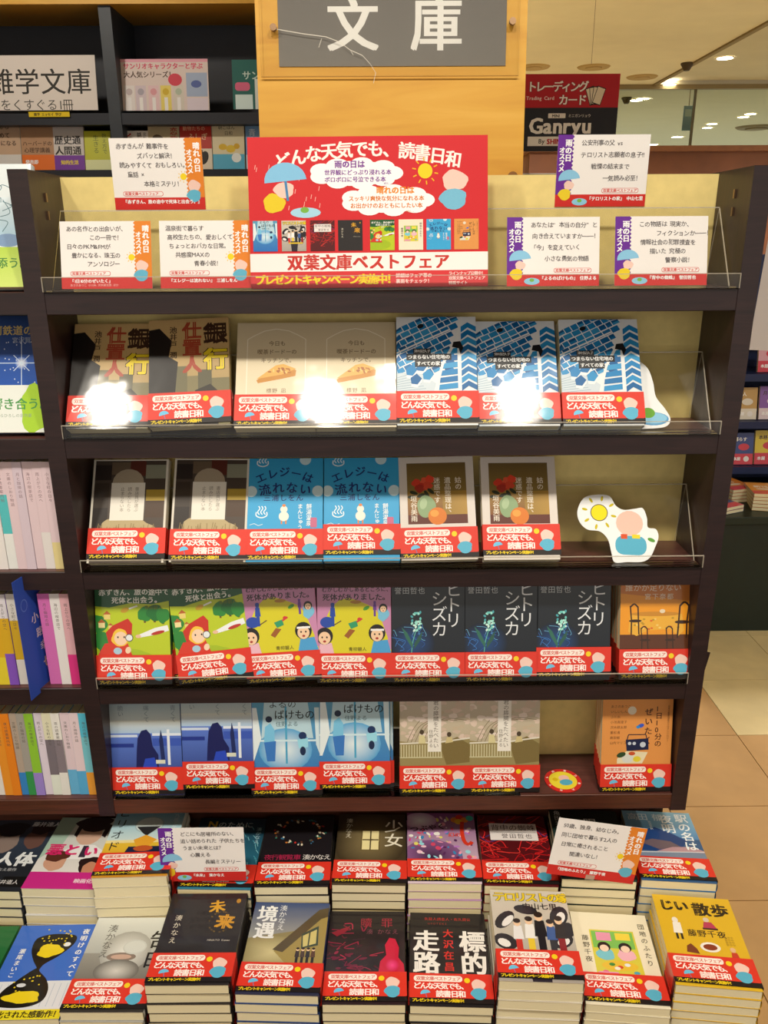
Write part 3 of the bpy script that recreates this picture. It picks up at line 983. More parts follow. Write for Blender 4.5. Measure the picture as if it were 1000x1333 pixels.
def d_zeitaku(c):
    c.r(0, 0, 105, 148, '#e0964e')
    c.t('1日10分の', 79, 12, 11, '#4a2618', v=True, b=.015)
    c.t('ぜいたく', 63, 16, 12.5, '#4a2618', v=True, b=.02, gap=1.2)
    for i, s_ in enumerate(('あさのあつこ', 'いしいしんじ', '小川糸', '小池真理子', '沢木耕太郎', '重松清', '高田郁', '山内マリコ')):
        c.t(s_, 12, 11 + i * 8.2, 5, '#6a3a20', jit=.02)
    c.e(44, 20, 6.5, 6.5, '#e8ddc8')
    c.e(58, 44, 5, 3, '#3a5ac8', -20)
    c.e(54, 46, 3, 2.4, '#2f8ad0')
    c.l([(38, 66), (40, 58), (66, 58), (68, 66)], 1.4, '#1b2038')
    c.p([(36, 66), (70, 64), (71, 82), (38, 84)], '#1b2346')
    for x, y, r in ((42, 72, 2.6), (49, 72, 2.6), (62, 74, 4.4)):
        c.e(x, y, r, r, '#c8d0dc')
    c.p([(24, 96), (38, 84), (70, 86), (62, 104), (24, 104)], '#e8ddb8')
    c.e(40, 96, 9, 7, '#d9dcd4')
    c.e(54, 97, 6, 4.6, '#e2d038')
    c.e(30, 90, 7, 4, '#2e4a2a', -20)
    c.e(46, 88, 5, 3, '#c8542c')
    c.t('日本文藝家協会の十分アンソロジー', 97, 12, 3.6, '#7a4a28', v=True)

# ---- piles on the low table
def d_karada(c):
    c.g(0, 0, 105, 148, '#3a4658', '#1c222c')
    c.blob(36, 46, 22, 30, '#8d7c74', 2, .06)
    c.blob(36, 22, 26, 16, '#20222a', 5, .1)
    c.blob(82, 40, 16, 24, '#6a4c44', 6, .06)
    c.blob(84, 20, 18, 12, '#2a1e22', 7, .1)
    c.r(0, 96, 105, 148, '#23272e')
    c.t('人体', 40, 70, 30, '#e9eef0', b=.04)
    c.t('藤井達人', 64, 4, 11, '#e4e8ee', b=.03)
    c.t('湊かなえ原作', 40, 103, 7, '#c8ccd0')
    c.r(70, 120, 105, 140, '#141414')
    c.t('藤井道人', 60, 126, 9, '#e8e8e8')

def d_akuto(c):
    c.g(0, 0, 105, 148, '#c9cfc8', '#e8e4e2')
    c.p([(0, 0), (30, 0), (24, 60), (0, 90)], '#a8c4b4')
    c.blob(58, 36, 19, 25, '#d6b09a', 2, .04)
    c.blob(58, 14, 27, 17, '#2c2226', 5, .1)
    c.p([(34, 14), (42, 12), (40, 44), (34, 40)], '#2c2226')
    c.p([(78, 12), (86, 16), (84, 44), (77, 40)], '#2c2226')
    c.p([(28, 74), (50, 60), (74, 60), (96, 76), (96, 90), (28, 90)], '#f0f0f2')
    c.p([(58, 62), (66, 62), (68, 86), (58, 86)], '#3a3040')
    c.blob(28, 96, 16, 18, '#cf9f86', 6, .05)
    c.blob(26, 84, 18, 11, '#5a3024', 7, .1)
    c.blob(84, 102, 20, 18, '#2a1a1a', 9, .1)
    c.blob(84, 108, 12, 13, '#c48a6c', 3, .05)
    c.r(0, 116, 105, 148, '#c82a88')
    c.t('悪と', 6, 58, 25, '#d8286c', b=.05)
    c.t('い', 62, 62, 22, '#d8286c', b=.05)
    c.t('映画化', 70, 128, 9, '#f0d8e4', b=.03)

def d_period(c):
    c.g(0, 0, 105, 76, '#6cb8d8', '#cfe4e4')
    c.g(0, 76, 105, 148, '#e8c23a', '#c88a24')
    c.r(0, 74, 105, 80, '#f2e2a0')
    c.e(56, 42, 22, 18, '#a8c4cc')
    c.e(56, 42, 20, 16, '#d8e6e4')
    c.p([(38, 46), (74, 46), (62, 60), (57, 66), (50, 60)], '#2a2a2c')
    c.p([(40, 74), (56, 64), (74, 74), (66, 86), (46, 86)], '#e8a832')
    c.p([(32, 104), (36, 88), (82, 88), (84, 104)], '#1c2444')
    c.e(58, 92, 14, 6, '#c05a2a')
    c.t('ピリオド', 3, 4, 20, '#20242c', v=True, gap=1.2)
    c.t('乃南アサ', 90, 20, 8, '#eaf2f4', v=True)

def d_noname(c):
    c.g(0, 0, 105, 148, '#1c3448', '#2f7c96')
    R = random.Random(31)
    for i in range(60):
        x, y = R.uniform(60, 105), R.uniform(10, 130)
        c.l([(x, y), (x + R.uniform(2, 6), y + R.uniform(4, 10))], .8, R.choice(['#5ab4c8', '#8cd0d8', '#2a6a84']), i == 0)
    c.t('N', 14, 4, 20, '#d8b030', b=.03)
    c.t('のために', 30, 8, 14, '#c8d4d8', b=.01)
    c.t('湊かなえ', 92, 20, 9, '#a8c8d0', v=True)

def d_wheel(c):
    c.g(0, 0, 105, 148, '#17161a', '#221c20')
    R = random.Random(13)
    for i in range(12):
        a = 6.2832 * i / 12
        x, y = 54 + 34 * math.cos(a), 36 + 25 * math.sin(a)
        for k in range(5):
            c.e(x + R.uniform(-6, 6), y + R.uniform(-4, 4), R.uniform(1.4, 3.4), R.uniform(1, 2.2), R.choice(['#c8342c', '#e8dcc0', '#2f7a6a', '#c87a34', '#5a3a2a', '#386a8a']), R.uniform(0, 90), 8, up=(i == 0 and k == 0))
    c.t('夜行観覧車', 6, 84, 12, '#b82a54', gap=.9)
    c.t('湊かなえ', 63, 84, 12, '#e6e0dc', gap=.86)

def d_shojo(c):
    c.g(0, 0, 105, 148, '#352c1e', '#4a3f2c')
    c.glow(50, 58, 56, 60, '#8a7a54', '#3c3222')
    c.r(37, 36, 66, 80, '#6a5a38')
    c.glow(51.5, 58, 13, 19, '#fbf3c8', '#e8d48c')
    c.r(39, 38, 64, 78, '#f0e2a6')
    c.r(50.6, 38, 52.6, 78, '#4c4028')
    c.r(39, 56, 64, 58.4, '#4c4028')
    c.t('少女', 72, 12, 30, '#ece6d2', v=True, b=.01, gap=1.02)
    c.t('湊かなえ', 12, 10, 11, '#e0d8c0', v=True)

def d_tnol(c):
    c.g(0, 0, 105, 148, '#8a4a86', '#d8c4d0')
    c.glow(36, 96, 46, 36, '#3a2a44', '#8a5a8c')
    R = random.Random(21)
    pal = ['#f2c8d8', '#9adce8', '#f4f0e8', '#d84a6a', '#3a8ac0', '#e8e070', '#b87ac8', '#f0a0b8', '#5a2a5c']
    for i in range(90):
        c.e(R.uniform(2, 100), R.uniform(4, 100), R.uniform(1, 5), R.uniform(1, 4), R.choice(pal), R.uniform(0, 90), 9, up=(i % 30 == 0))
    c.glow(20, 18, 26, 18, '#fdfdfd', '#c89ac0')
    c.t('つぶやく', 4, 30, 14, '#241a22', b=.02, rot=-8)
    c.t('幻の', 62, 44, 10, '#e84a2a', b=.02)
    for x, y, q in ((74, 16, '#e8862a'), (82, 10, '#e23a24'), (90, 16, '#e8862a'), (98, 12, '#3ac0a8'), (80, 20, '#e8b82a')):
        c.e(x, y, 6, 6, q)
    c.curve([(86, 20), (84, 40), (86, 62), (92, 70), (98, 64)], 6, '#d83a22')

def d_kumo(c):
    c.r(0, 0, 105, 148, '#571318')
    R = random.Random(17)
    for i in range(54):
        x, y = R.uniform(0, 105), R.uniform(0, 112)
        c.curve([(x, y), (x + R.uniform(-24, 24), y + R.uniform(-16, 16)), (x + R.uniform(-34, 34), y + R.uniform(-26, 26))], 1.3, R.choice(['#c81e22', '#e02a2a', '#9a1418', '#b81a1e', '#e44038']), 5, up=(i % 9 == 0))
    for i in range(5):
        x, y = R.uniform(0, 100), R.uniform(4, 100)
        c.curve([(x, y), (x + 14, y + R.uniform(-16, 16)), (x + 34, y + R.uniform(-20, 20))], 1.2, '#2a3a86', 5)
    c.r(17, 19, 90, 56, '#efe8e4')
    c.t('背中の蜘蛛', 19, 21, 14, '#3a2226', gap=.99)
    c.l([(19, 38.5), (88, 38.5)], .7, '#3a2226')
    c.t('誉田哲也', 34, 41, 11, '#3a2226', gap=1.1)

def d_eye(c):
    c.g(0, 0, 105, 148, '#18261f', '#25403a')
    c.t('角田光代', 6, 3, 11, '#d8dcd6', v=True, gap=1.0)
    c.t('対岸の', 30, 70, 12, '#cfd4cc', b=.01)
    c.t('眼', 50, 18, 21, '#e8ebe4', b=.015)
    R = random.Random(2)
    for i in range(12):
        c.e(R.uniform(20, 96), R.uniform(42, 70), 7, 1.6, '#33594c', R.uniform(-10, 10), 10, up=(i == 0))

def d_eki(c):
    c.g(0, 0, 105, 70, '#8fc0d8', '#3a74ac')
    c.r(0, 60, 105, 148, '#335a86')
    c.p([(0, 64), (20, 44), (44, 36), (66, 48), (86, 64), (70, 84), (20, 90), (0, 80)], '#1d3f78')
    c.p([(14, 70), (34, 62), (60, 66), (74, 78), (40, 84)], '#6a5a64')
    c.p([(30, 90), (60, 78), (90, 76), (105, 84), (105, 104), (30, 104)], '#b8929a')
    c.r(0, 88, 105, 110, '#7888a0')
    c.l([(0, 92), (105, 86)], 1.4, '#d8dce0')
    c.t('駅の名は', 79, 3, 20, '#eef4f6', v=True, b=.02, gap=1.02)
    c.t('夜明', 54, 6, 21, '#eef4f6', v=True, b=.02)
    c.t('高田 郁', 6, 5, 17, '#e4eef2', b=.01, gap=.9)
    c.t('軌道春秋', 36, 22, 5, '#e4eef2', v=True)

def d_green(c):
    c.r(0, 0, 105, 148, '#1e6a38')
    c.e(40, 60, 30, 26, '#2a8046')
    c.t('読み', 62, 40, 12, '#e8d850', b=.02)
    c.t('切り', 74, 58, 12, '#c8d85a', b=.02)
    c.t('深緑', 86, 82, 10, '#e8e8d0', v=True)

def d_yoake(c):
    c.r(0, 0, 105, 148, '#3f6fcf')
    c.r(0, 92, 105, 134, '#dfe3ea')
    for i in range(12):
        c.l([(4 + i * 8.6, 96), (4 + i * 8.6, 130)], .8, '#b8c4d4', i == 0)
    c.r(0, 134, 105, 148, '#e8d824')
    c.p(smooth_loop([(30, 24), (44, 17), (64, 16), (84, 20), (85, 34), (72, 52), (56, 66), (52, 76), (47, 70), (38, 58), (30, 42)]), '#17140f')
    c.p(smooth_loop([(48, 72), (55, 78), (68, 90), (76, 106), (74, 122), (58, 130), (34, 131), (16, 126), (16, 108), (30, 90)]), '#17140f')
    c.blob(56, 44, 17, 11, '#ecd21e', 4, .1)
    c.blob(46, 116, 24, 9, '#ecd21e', 6, .1)
    c.e(76, 34, 5, 3.6, '#eef0f2')
    c.e(38, 98, 6, 3, '#d8dce2')
    R = random.Random(6)
    for i in range(34):
        x, y = (R.uniform(38, 80), R.uniform(2, 34)) if i < 22 else (R.uniform(26, 66), R.uniform(84, 110))
        c.e(x, y, 1.3, 1.1, '#ecd21e', 0, 8, up=(i == 0))
    c.t('夜明けのすべて', 91, 8, 9.6, '#f0f2f4', v=True, b=.03, gap=1.2)
    c.t('瀬尾まいこ', 14, 40, 8.6, '#eef2f4', v=True, b=.02, gap=1.1)
    c.t('映画化された感動作！', 2, 135.5, 10.5, '#3a3410', b=.03, gap=.98)

def d_kokuhaku(c):
    c.g(0, 0, 105, 60, '#d8dcd8', '#b4b6b0')
    c.g(0, 60, 105, 148, '#9a9890', '#2c2824')
    c.glow(56, 58, 34, 34, '#e8eae6', '#a6a6a0')
    c.e(52, 66, 20, 7, '#8a7a70')
    c.e(52, 66, 14, 4, '#c8a898')
    c.glow(52, 88, 30, 18, '#d4d2cc', '#6c6a64')
    c.e(66, 50, 16, 12, '#c8ccc8')
    c.e(66, 50, 14, 10, '#d2d6d2')
    c.t('湊かなえ', 20, 12, 14, '#5c5a56', v=True)
    c.t('告白', 82, 22, 31, '#171412', v=True, b=.01)

def d_mirai(c):
    c.r(0, 0, 105, 148, '#262223')
    R = random.Random(8)
    for i in range(40):
        a = R.uniform(0, 6.28)
        c.e(76 + 15 * math.cos(a), 50 + 17 * math.sin(a), 1.6, 1.1, R.choice(['#4a3a24', '#6a5424', '#3c3024']), R.uniform(0, 90), 8, up=(i == 0))
    c.t('未', 56, 12, 22, '#d8a028', b=.04, rot=-8)
    c.t('来', 70, 37, 25, '#cf962a', b=.05, rot=6)
    c.e(95, 14, 3, 4, '#b8862a')
    c.t('湊かなえ', 13, 38, 10.4, '#e0d8c4', v=True, gap=1.18)
    c.t('MINATO Kanae', 64, 78, 4.2, '#d0c8b8')

def d_kyogu(c):
    c.g(0, 0, 105, 92, '#2c4478', '#b8b6a0')
    c.p([(0, 62), (105, 40), (105, 148), (0, 148)], '#8c8258')
    c.glow(36, 84, 50, 26, '#d0c490', '#94895c')
    c.p([(38, 82), (96, 16), (105, 14), (105, 116), (70, 116)], '#a08c4c')
    c.p([(36, 80), (92, 12), (105, 8), (105, 24), (96, 28), (50, 84)], '#574a30')
    c.p([(72, 54), (94, 40), (96, 72), (74, 78)], '#3e4a3c')
    c.p([(74, 57), (92, 46), (93, 69), (76, 75)], '#cfc078')
    c.r(82, 48, 84, 74, '#3e4a3c')
    for i, x in enumerate((70, 77, 84, 91)):
        fig(c, x, 102, 26, ('#3a2c2c', '#4c3a34', '#2c2a30', '#5a3c30')[i], '#241f20')
    c.r(0, 104, 105, 148, '#2c2f48')
    c.t('境遇', 6, 6, 29, '#eef0f0', v=True, b=.03, gap=.98)
    c.t('湊かなえ', 36, 5, 11, '#e8ecee', v=True, gap=1.0)

def d_shokuzai(c):
    c.g(0, 0, 105, 148, '#221d1f', '#2a1a1e')
    R = random.Random(3)
    for i in range(26):
        x, y = R.uniform(0, 70), R.uniform(20, 100)
        c.curve([(x, y), (x + R.uniform(-14, 14), y + R.uniform(-8, 8)), (x + R.uniform(-20, 24), y + R.uniform(-12, 12))], R.uniform(.8, 2), R.choice(['#5a1a2c', '#8a1e3c', '#3c2430', '#a82a48']), 4, up=(i % 6 == 0))
    for i in range(14):
        c.e(R.uniform(4, 50), R.uniform(56, 100), R.uniform(3, 7), 2, R.choice(['#6a1a34', '#3a1a28', '#8a2444']), R.uniform(-40, 40), 9, up=(i == 0))
    c.p([(4, 38), (16, 32), (30, 26), (24, 36), (12, 44)], '#8a1e30')
    c.p([(70, 100), (72, 84), (80, 74), (78, 58), (84, 46), (92, 48), (97, 62), (96, 78), (103, 88), (104, 100)], '#c81e3e')
    c.glow(88, 90, 9, 10, '#f04a8c', '#c81e44')
    c.t('贖罪', 43, 12, 17, '#9a2a3c', gap=1.7)
    c.t('湊 かなえ', 52, 31, 9.5, '#7a4450', gap=1.06)

def d_hyoteki(c):
    c.r(0, 0, 105, 148, '#211d1e')
    c.t('走路', 4, 30, 36, '#efece6', v=True, b=.035, gap=.98)
    c.t('標的', 67, 30, 36, '#efece6', v=True, b=.035, gap=.98)
    c.t('大沢在昌', 45, 28, 14.5, '#d02e28', v=True, b=.02, gap=1.24)
    c.t('失踪人調査人・佐久間公', 20, 8, 5.6, '#b83028', gap=1.06)
    c.t('ＨＹＯＴＥＫＩ', 24, 17, 4, '#9a3028')

def d_terro(c):
    c.g(0, 0, 105, 148, '#d4ccbc', '#a8a098')
    R = random.Random(5)
    for i, (x, y, rx, ry, a) in enumerate(((16, 52, 18, 10, -50), (14, 88, 16, 12, 30), (90, 44, 12, 18, 20), (88, 84, 16, 12, -30), (46, 34, 16, 8, 10), (100, 66, 8, 12, 0))):
        c.e(x, y, rx, ry, '#26232a', a, 14, up=(i == 0))
    for i, (x, y, rx, ry, a) in enumerate(((20, 54, 12, 5, -50), (12, 90, 9, 6, 30), (92, 46, 6, 10, 20), (90, 86, 9, 6, -30))):
        c.e(x, y, rx, ry, '#ece8e4', a, 12, up=(i == 0))
    for i, (x, h, a, b) in enumerate(((32, 58, '#e8e6e6', '#c8342c'), (48, 62, '#f0eeea', '#e8c83a'), (62, 70, '#1c1a1e', '#1c1a20'), (76, 58, '#3a5a9a', '#2a2c34'), (88, 64, '#2a2426', '#8a1c24'))):
        fig(c, x, 108, h, a, b)
    c.p([(38, 100), (70, 100), (66, 148), (42, 148)], '#2a2430')
    c.r(30, 106, 90, 112, '#e8c42a')
    c.t('テロリストの家', 3, 3, 18, '#191513', b=.07, gap=.83)
    c.t('テロリストの家', 3, 3, 18, '#e9cc28', b=.04, gap=.83)
    c.t('中山七里', 42, 22, 12, '#201c1c', b=.02)

def d_danchi(c):
    c.r(0, 0, 105, 148, '#eee6cc')
    c.p([(22, 30), (82, 30), (84, 106), (22, 106)], '#d9cf46')
    c.p([(24, 32), (80, 32), (80, 60), (24, 60)], '#7ec25a')
    c.r(30, 34, 50, 48, '#e89ab8')
    c.r(56, 34, 76, 46, '#f0d84a')
    for i, x in enumerate((38, 66)):
        c.blob(x, 70, 12, 10, ('#7ac8d8', '#f0b8c8')[i], i, .06)
        c.e(x, 58, 8.6, 8, '#1e1a1c')
        c.e(x, 60.5, 6, 5.6, '#f4d8c0')
    c.e(54, 88, 24, 8, '#e8c23a')
    for x, y, q in ((44, 86, '#3a8a3c'), (54, 90, '#d8482c'), (64, 86, '#e8eef0'), (50, 92, '#f4f0e0'), (34, 98, '#e86a8c'), (74, 98, '#4aa8c0')):
        c.e(x, y, 4, 2.6, q)
    c.r(24, 98, 50, 104, '#e89ac0')
    c.t('団地のふたり', 90, 16, 9.6, '#5a5440', v=True, b=.01, gap=1.25)
    c.t('藤野千夜', 10, 40, 9.6, '#5a5440', v=True, b=.01, gap=1.2)

def d_jii(c):
    c.r(0, 0, 105, 148, '#dfb528')
    c.t('じい', 6, 8, 20, '#2a2014', b=.05, gap=1.0)
    c.t('散歩', 50, 10, 24, '#2a2014', b=.045, gap=1.02)
    c.t('藤野千夜', 34, 58, 12, '#3a2c18', b=.02, gap=1.06)
    c.e(22, 44, 4, 5, '#efe8dc')
    c.p([(18, 48), (28, 48), (28, 66), (16, 66)], '#f2eee4')
    c.r(18, 66, 21, 76, '#2c2620')
    c.r(24, 66, 27, 76, '#2c2620', False)
    c.e(64, 40, 4, 4, '#d8c8b4')
    c.p([(57, 54), (60, 44), (70, 44), (75, 54)], '#b83a5a')
    c.r(56, 54, 76, 57, '#4a2c24')
    c.e(58, 86, 13, 8, '#f4efe6')
    c.e(58, 86, 9, 5, '#8a3a22')
    c.p([(26, 96), (28, 86), (34, 82), (40, 90), (42, 98)], '#7a3c24')
    c.e(86, 88, 3.6, 4, '#e0b890')
    c.p([(81, 104), (83, 92), (90, 92), (92, 104)], '#c8402c')
    c.r(83, 104, 90, 112, '#3a2a24')
    for i in range(4):
        c.t('散歩中', 80, 66 + i * 4, 4, '#a8862a')

# ---- neighbouring bay
def d_umi(c):
    c.r(0, 0, 105, 148, '#dfeaee')
    c.g(0, 40, 105, 92, '#dcebf2', '#a8cfe6')
    R = random.Random(9)
    for i in range(16):
        x, y = R.uniform(8, 98), R.uniform(34, 84)
        c.curve([(x, y), (x + R.uniform(4, 14), y - R.uniform(4, 16)), (x + R.uniform(-6, 20), y - R.uniform(10, 22))], .9, '#54808e', 5, up=(i == 0))
    c.e(78, 92, 16, 8, '#7c9cc4')
    c.g(0, 100, 105, 148, '#b8d84a', '#d0e478')
    c.t('夜に寄り添う。', 8, 112, 14, '#4a8a3c', b=.02)

def d_ginga(c):
    c.g(0, 0, 105, 90, '#28457c', '#2a58b0')
    c.glow(72, 60, 8, 8, '#ffffff', '#3a6ac0')
    for a in ((72, 26, 72, 96), (36, 60, 105, 60), (62, 50, 82, 70), (82, 50, 62, 70)):
        c.l([(a[0], a[1]), (a[2], a[3])], .9, '#cfe0f4')
    R = random.Random(14)
    for i in range(44):
        c.e(R.uniform(4, 102), R.uniform(28, 88), .8, .8, '#dfe8f8', 0, 6, up=(i == 0))
    c.t('銀河鉄道の夜', 22, 12, 13, '#d9c070', b=.015)
    c.t('宮沢賢治', 60, 27, 8, '#a8b4cc')
    c.r(0, 88, 105, 148, '#e9eee8')
    c.blob(92, 118, 22, 30, '#a9d23c', 3, .1)
    c.t('星が響き合う。', 2, 104, 15.5, '#4f9a54', b=.02)
    c.t('ますむらひろしの名作選', 30, 124, 5, '#8aa08c')

DESIGN = {k[2:]: v for k, v in list(globals().items()) if k.startswith('d_')}

# ------------------------------------------------------------------ books
_cover, _pages, _band = {}, {}, {}
SHELL = dict(ginko='#b09a68', pie='#dccfae', jutaku='#e8eef2', stone='#cfc8b8', elegy='#39a7dd', shuto='#ded6ce', akazukin='#1e5a30', mukashi='#c98ab4', hitori='#1a2028', dareka='#c8742a', aoi='#3a58a8', bake='#5a9fc0', suizo='#c9bda8', zeitaku='#e0964e', karada='#2a303c', akuto='#d8d8d8', period='#e0d8c0', noname='#1c3448', wheel='#17161a', shojo='#352c1e', tnol='#b890b8', kumo='#7a1a1e', eye='#18261f', eki='#3a74ac', green='#1e6a38', yoake='#3f6fcf', kokuhaku='#a8a8a4', mirai='#262223', kyogu='#2c4478', shokuzai='#221d1f', hyoteki='#211d1e', terro='#d4ccbc', danchi='#eee6cc', jii='#dfb528', umi='#dfeaee', ginga='#28457c')

def cover_mesh(key, draw, t, shell, spine=None, W=BW, H=BH, bare=False):
    """paper cover folded round the page block; the front is y = 0, the spine is at +x"""
    k = (key, round(t, 5), bare)
    if k in _cover:
        return _cover[k]
    g = Geo()
    w, h, e = W / 2e3, H / 1e3, 0.00035
    g.box(-w, 0, 0, w - e, e, h, shell)
    g.box(-w, t - e, 0, w - e, t, h, shell)
    # slightly rounded back
    prof = [(w - e, 0), (w + .0003, t * .12), (w + .0008, t * .35), (w + .0009, t * .5), (w + .0008, t * .65), (w + .0003, t * .88), (w - e, t)]
    n = len(prof)
    vs = [(x, y, 0) for x, y in prof] + [(x, y, h) for x, y in prof]
    g.add(vs, [(i, i + 1, i + 1 + n, i + n) for i in range(n - 1)], shell)
    if draw and not bare:
        c = Ink(W, H)
        draw(c)
        c.out(g, front_fn(W, H))
    if spine:
        c = Ink(t * 1e3, H)
        spine(c)
        c.out(g, lambda x, y, z: (w + .00095 + z * 1e-3, x * 1e-3, (H - y) * 1e-3))
    m = g.mesh('cover')
    m.materials.append(M['gloss'])
    _cover[k] = m
    return m

def pages_mesh(t, W=BW, H=BH):
    k = (round(t, 5), W, H)
    if k not in _pages:
        w, h = W / 2e3, H / 1e3
        m = Geo().box(-w + .0005, .0004, .0005, w - .0009, t - .0004, h - .0007).mesh('pages')
        m.materials.append(M['page'])
        _pages[k] = m
    return _pages[k]

def band_mesh(t, bare=False):
    k = (round(t, 5), bare)
    if k not in _band:
        g = Geo()
        w, h, e = BW / 2e3, .043, .0004
        z0 = .0075
        y0 = -.0002 if bare else -.0014
        back = t + (.0002 if bare else .0006)
        e = .0001 if bare else e
        for a, b, q in ((0, z0, '#191314'), (z0, h, '#dc3626')):
            g.box(-w - .0003, y0, a, w + .0012, y0 + e, b, q)
            g.box(w + .0012, y0, a, w + .0016, back, b, q)
            g.box(-w - .0003, back - e, a, w + .0012, back, b, q)
            g.box(-w - .0007, y0, a, -w - .0003, back, b, q)
        c = band_ink()
        if not bare:
          c.out(g, lambda x, y, z: ((x - BW / 2) * 1e-3, y0 - z * 1e-3, (43 - y) * 1e-3))
        m = g.mesh('paper_band')
        m.materials.append(M['band'])
        _band[k] = m
    return _band[k]

def book(key, label, loc, rot, t=.012, group=None, band=True, band_z=.0, draw=None, shell=None, spine=None, W=BW, H=BH, name='paperback_book', bare=False):
    o = thing(name, label, 'book', loc, rot, group)
    part('cover', cover_mesh(key, draw or DESIGN.get(key), t, shell or SHELL.get(key, '#dddddd'), spine, W, H, bare), None, o)
    part('pages', pages_mesh(t, W, H), None, o)
    if band:
        part('paper_band', band_mesh(t, bare), None, o, (0, 0, band_z), label='red paper band with white lettering')
    return o
# ------------------------------------------------------------------ books standing on the rack
LEAN = 27.0
NAMES = dict(
    ginko='tan and black city-silhouette paperback', pie='beige paperback with a golden pie slice',
    jutaku='paperback with a blue-roofed town cover', stone='brown paperback with a white stone slab cover',
    elegy='sky-blue paperback with navy arched title', shuto='white-bordered paperback with red roses in a vase',
    akazukin='green paperback with a girl in a red hood', mukashi='pink and yellow paperback with cartoon villagers',
    hitori='navy paperback with a glowing blue flower', dareka='orange paperback with table and chairs',
    aoi='blue paperback with a dark long-haired silhouette', bake='pale blue paperback with two figures by a window',
    suizo='cherry-blossom paperback with a white title strip', zeitaku='orange paperback with a navy radio')
ROWS = {1: 'second shelf down', 2: 'third shelf down', 3: 'fourth shelf down', 4: 'lowest shelf'}

def shelf_book(key, row, pxl, pxr, which, roll=0.0, lift=0.0, lean=None, t=None, y=None, band_z=.0, dx=0.0):
    lean = {1: 32, 2: 32, 3: 13.5, 4: 11}[row] if lean is None else lean
    y = {1: .991, 2: .991, 3: .9895, 4: .9935}[row] if y is None else y
    if t is None:
        t = .0165 if row < 3 else .012
    z = SHELF_Z[row] + (.0026 if row < 4 else .0006)
    pyb = {1: 563, 2: 737, 3: 890, 4: 1030}[row]
    a, b = at_y(pxl, pyb, y), at_y(pxr, pyb, y)
    x = (a.x + b.x) / 2 + dx
    al = rad(lean)
    zz = z + t * math.sin(al) + lift + abs(math.sin(rad(roll))) * .0525 * math.cos(al)
    m = Matrix.Rotation(-al, 4, 'X') @ Matrix.Rotation(rad(-roll), 4, 'Y')
    lab = '%s, %s, %s' % (NAMES[key], which, ROWS[row])
    lab = lab.replace(', ,', ',')
    o = book(key, lab, (x, y, zz), m.to_euler(), t, 'paperbacks standing on the rack shelves', True, band_z + (.003 if row < 3 else 0))
    o.scale = ({1: .968, 2: .966, 3: .972, 4: .975}[row],) * 3
    return o

# second shelf from the top
shelf_book('ginko', 1, 88, 191, 'left of the pair')
shelf_book('ginko', 1, 194, 301, 'right of the pair, tilted', roll=2.6, lift=.002, lean=30)
shelf_book('pie', 1, 305, 411, 'left of the pair')
shelf_book('pie', 1, 411, 516, 'right of the pair')
shelf_book('jutaku', 1, 518, 622, 'leftmost of three', lean=28, lift=.003)
shelf_book('jutaku', 1, 623, 730, 'middle of three')
shelf_book('jutaku', 1, 733, 839, 'rightmost of three', lean=30)
# third shelf
shelf_book('stone', 2, 113, 213, 'left of the pair', band_z=.003)
shelf_book('stone', 2, 220, 320, 'right of the pair', roll=-.6)
shelf_book('elegy', 2, 320, 420, 'left of the pair')
shelf_book('elegy', 2, 421, 521, 'right of the pair', band_z=.006)
shelf_book('shuto', 2, 523, 622, 'left of the pair', roll=1.0)
shelf_book('shuto', 2, 629, 730, 'right of the pair', band_z=.004)
# fourth shelf
shelf_book('akazukin', 3, 127, 224, 'leftmost')
shelf_book('akazukin', 3, 227, 321, 'behind the tilted copy', t=.011, y=1.0035, lean=15)
shelf_book('akazukin', 3, 236, 329, 'tilted front copy', roll=6.0, lift=.0, t=.011, y=.9895)
shelf_book('mukashi', 3, 324, 415, 'left of the pair, tilted', roll=3.2, dx=.001)
shelf_book('mukashi', 3, 415, 509, 'right of the pair')
shelf_book('hitori', 3, 512, 604, 'leftmost of three')
shelf_book('hitori', 3, 606, 698, 'middle of three')
shelf_book('hitori', 3, 698, 793, 'rightmost of three', band_z=.006)
for i in range(4):
    wh = ('in front of its three copies', 'second behind the front copy', 'third in its pile', 'rearmost in its pile')[i]
    shelf_book('dareka', 3, 808 - i * 5, 897 - i * 5, wh, lean=13, y=.9895 + i * .0152, t=.014, band_z=.002)
# lowest shelf
shelf_book('aoi', 4, 148, 238, 'left of the pair', band_z=.002)
shelf_book('aoi', 4, 240, 331, 'right of the pair, raised', lift=.011)
shelf_book('bake', 4, 331, 416, 'left copy')
shelf_book('bake', 4, 421, 514, 'rear copy peeking out', y=1.0075)
shelf_book('bake', 4, 416, 509, 'front right copy, raised', lift=.009, lean=11)
shelf_book('suizo', 4, 521, 611, 'left of the pair')
shelf_book('suizo', 4, 611, 701, 'right of the pair')
for i in range(5):
    wh = ('frontmost of its pile', 'second of its pile', 'third of its pile', 'fourth of its pile', 'rearmost of its pile')[i]
    shelf_book('zeitaku', 4, 780 - i * 2.4, 872 - i * 2.4, wh, lean=10, y=.9935 + i * .0112, t=.0105)

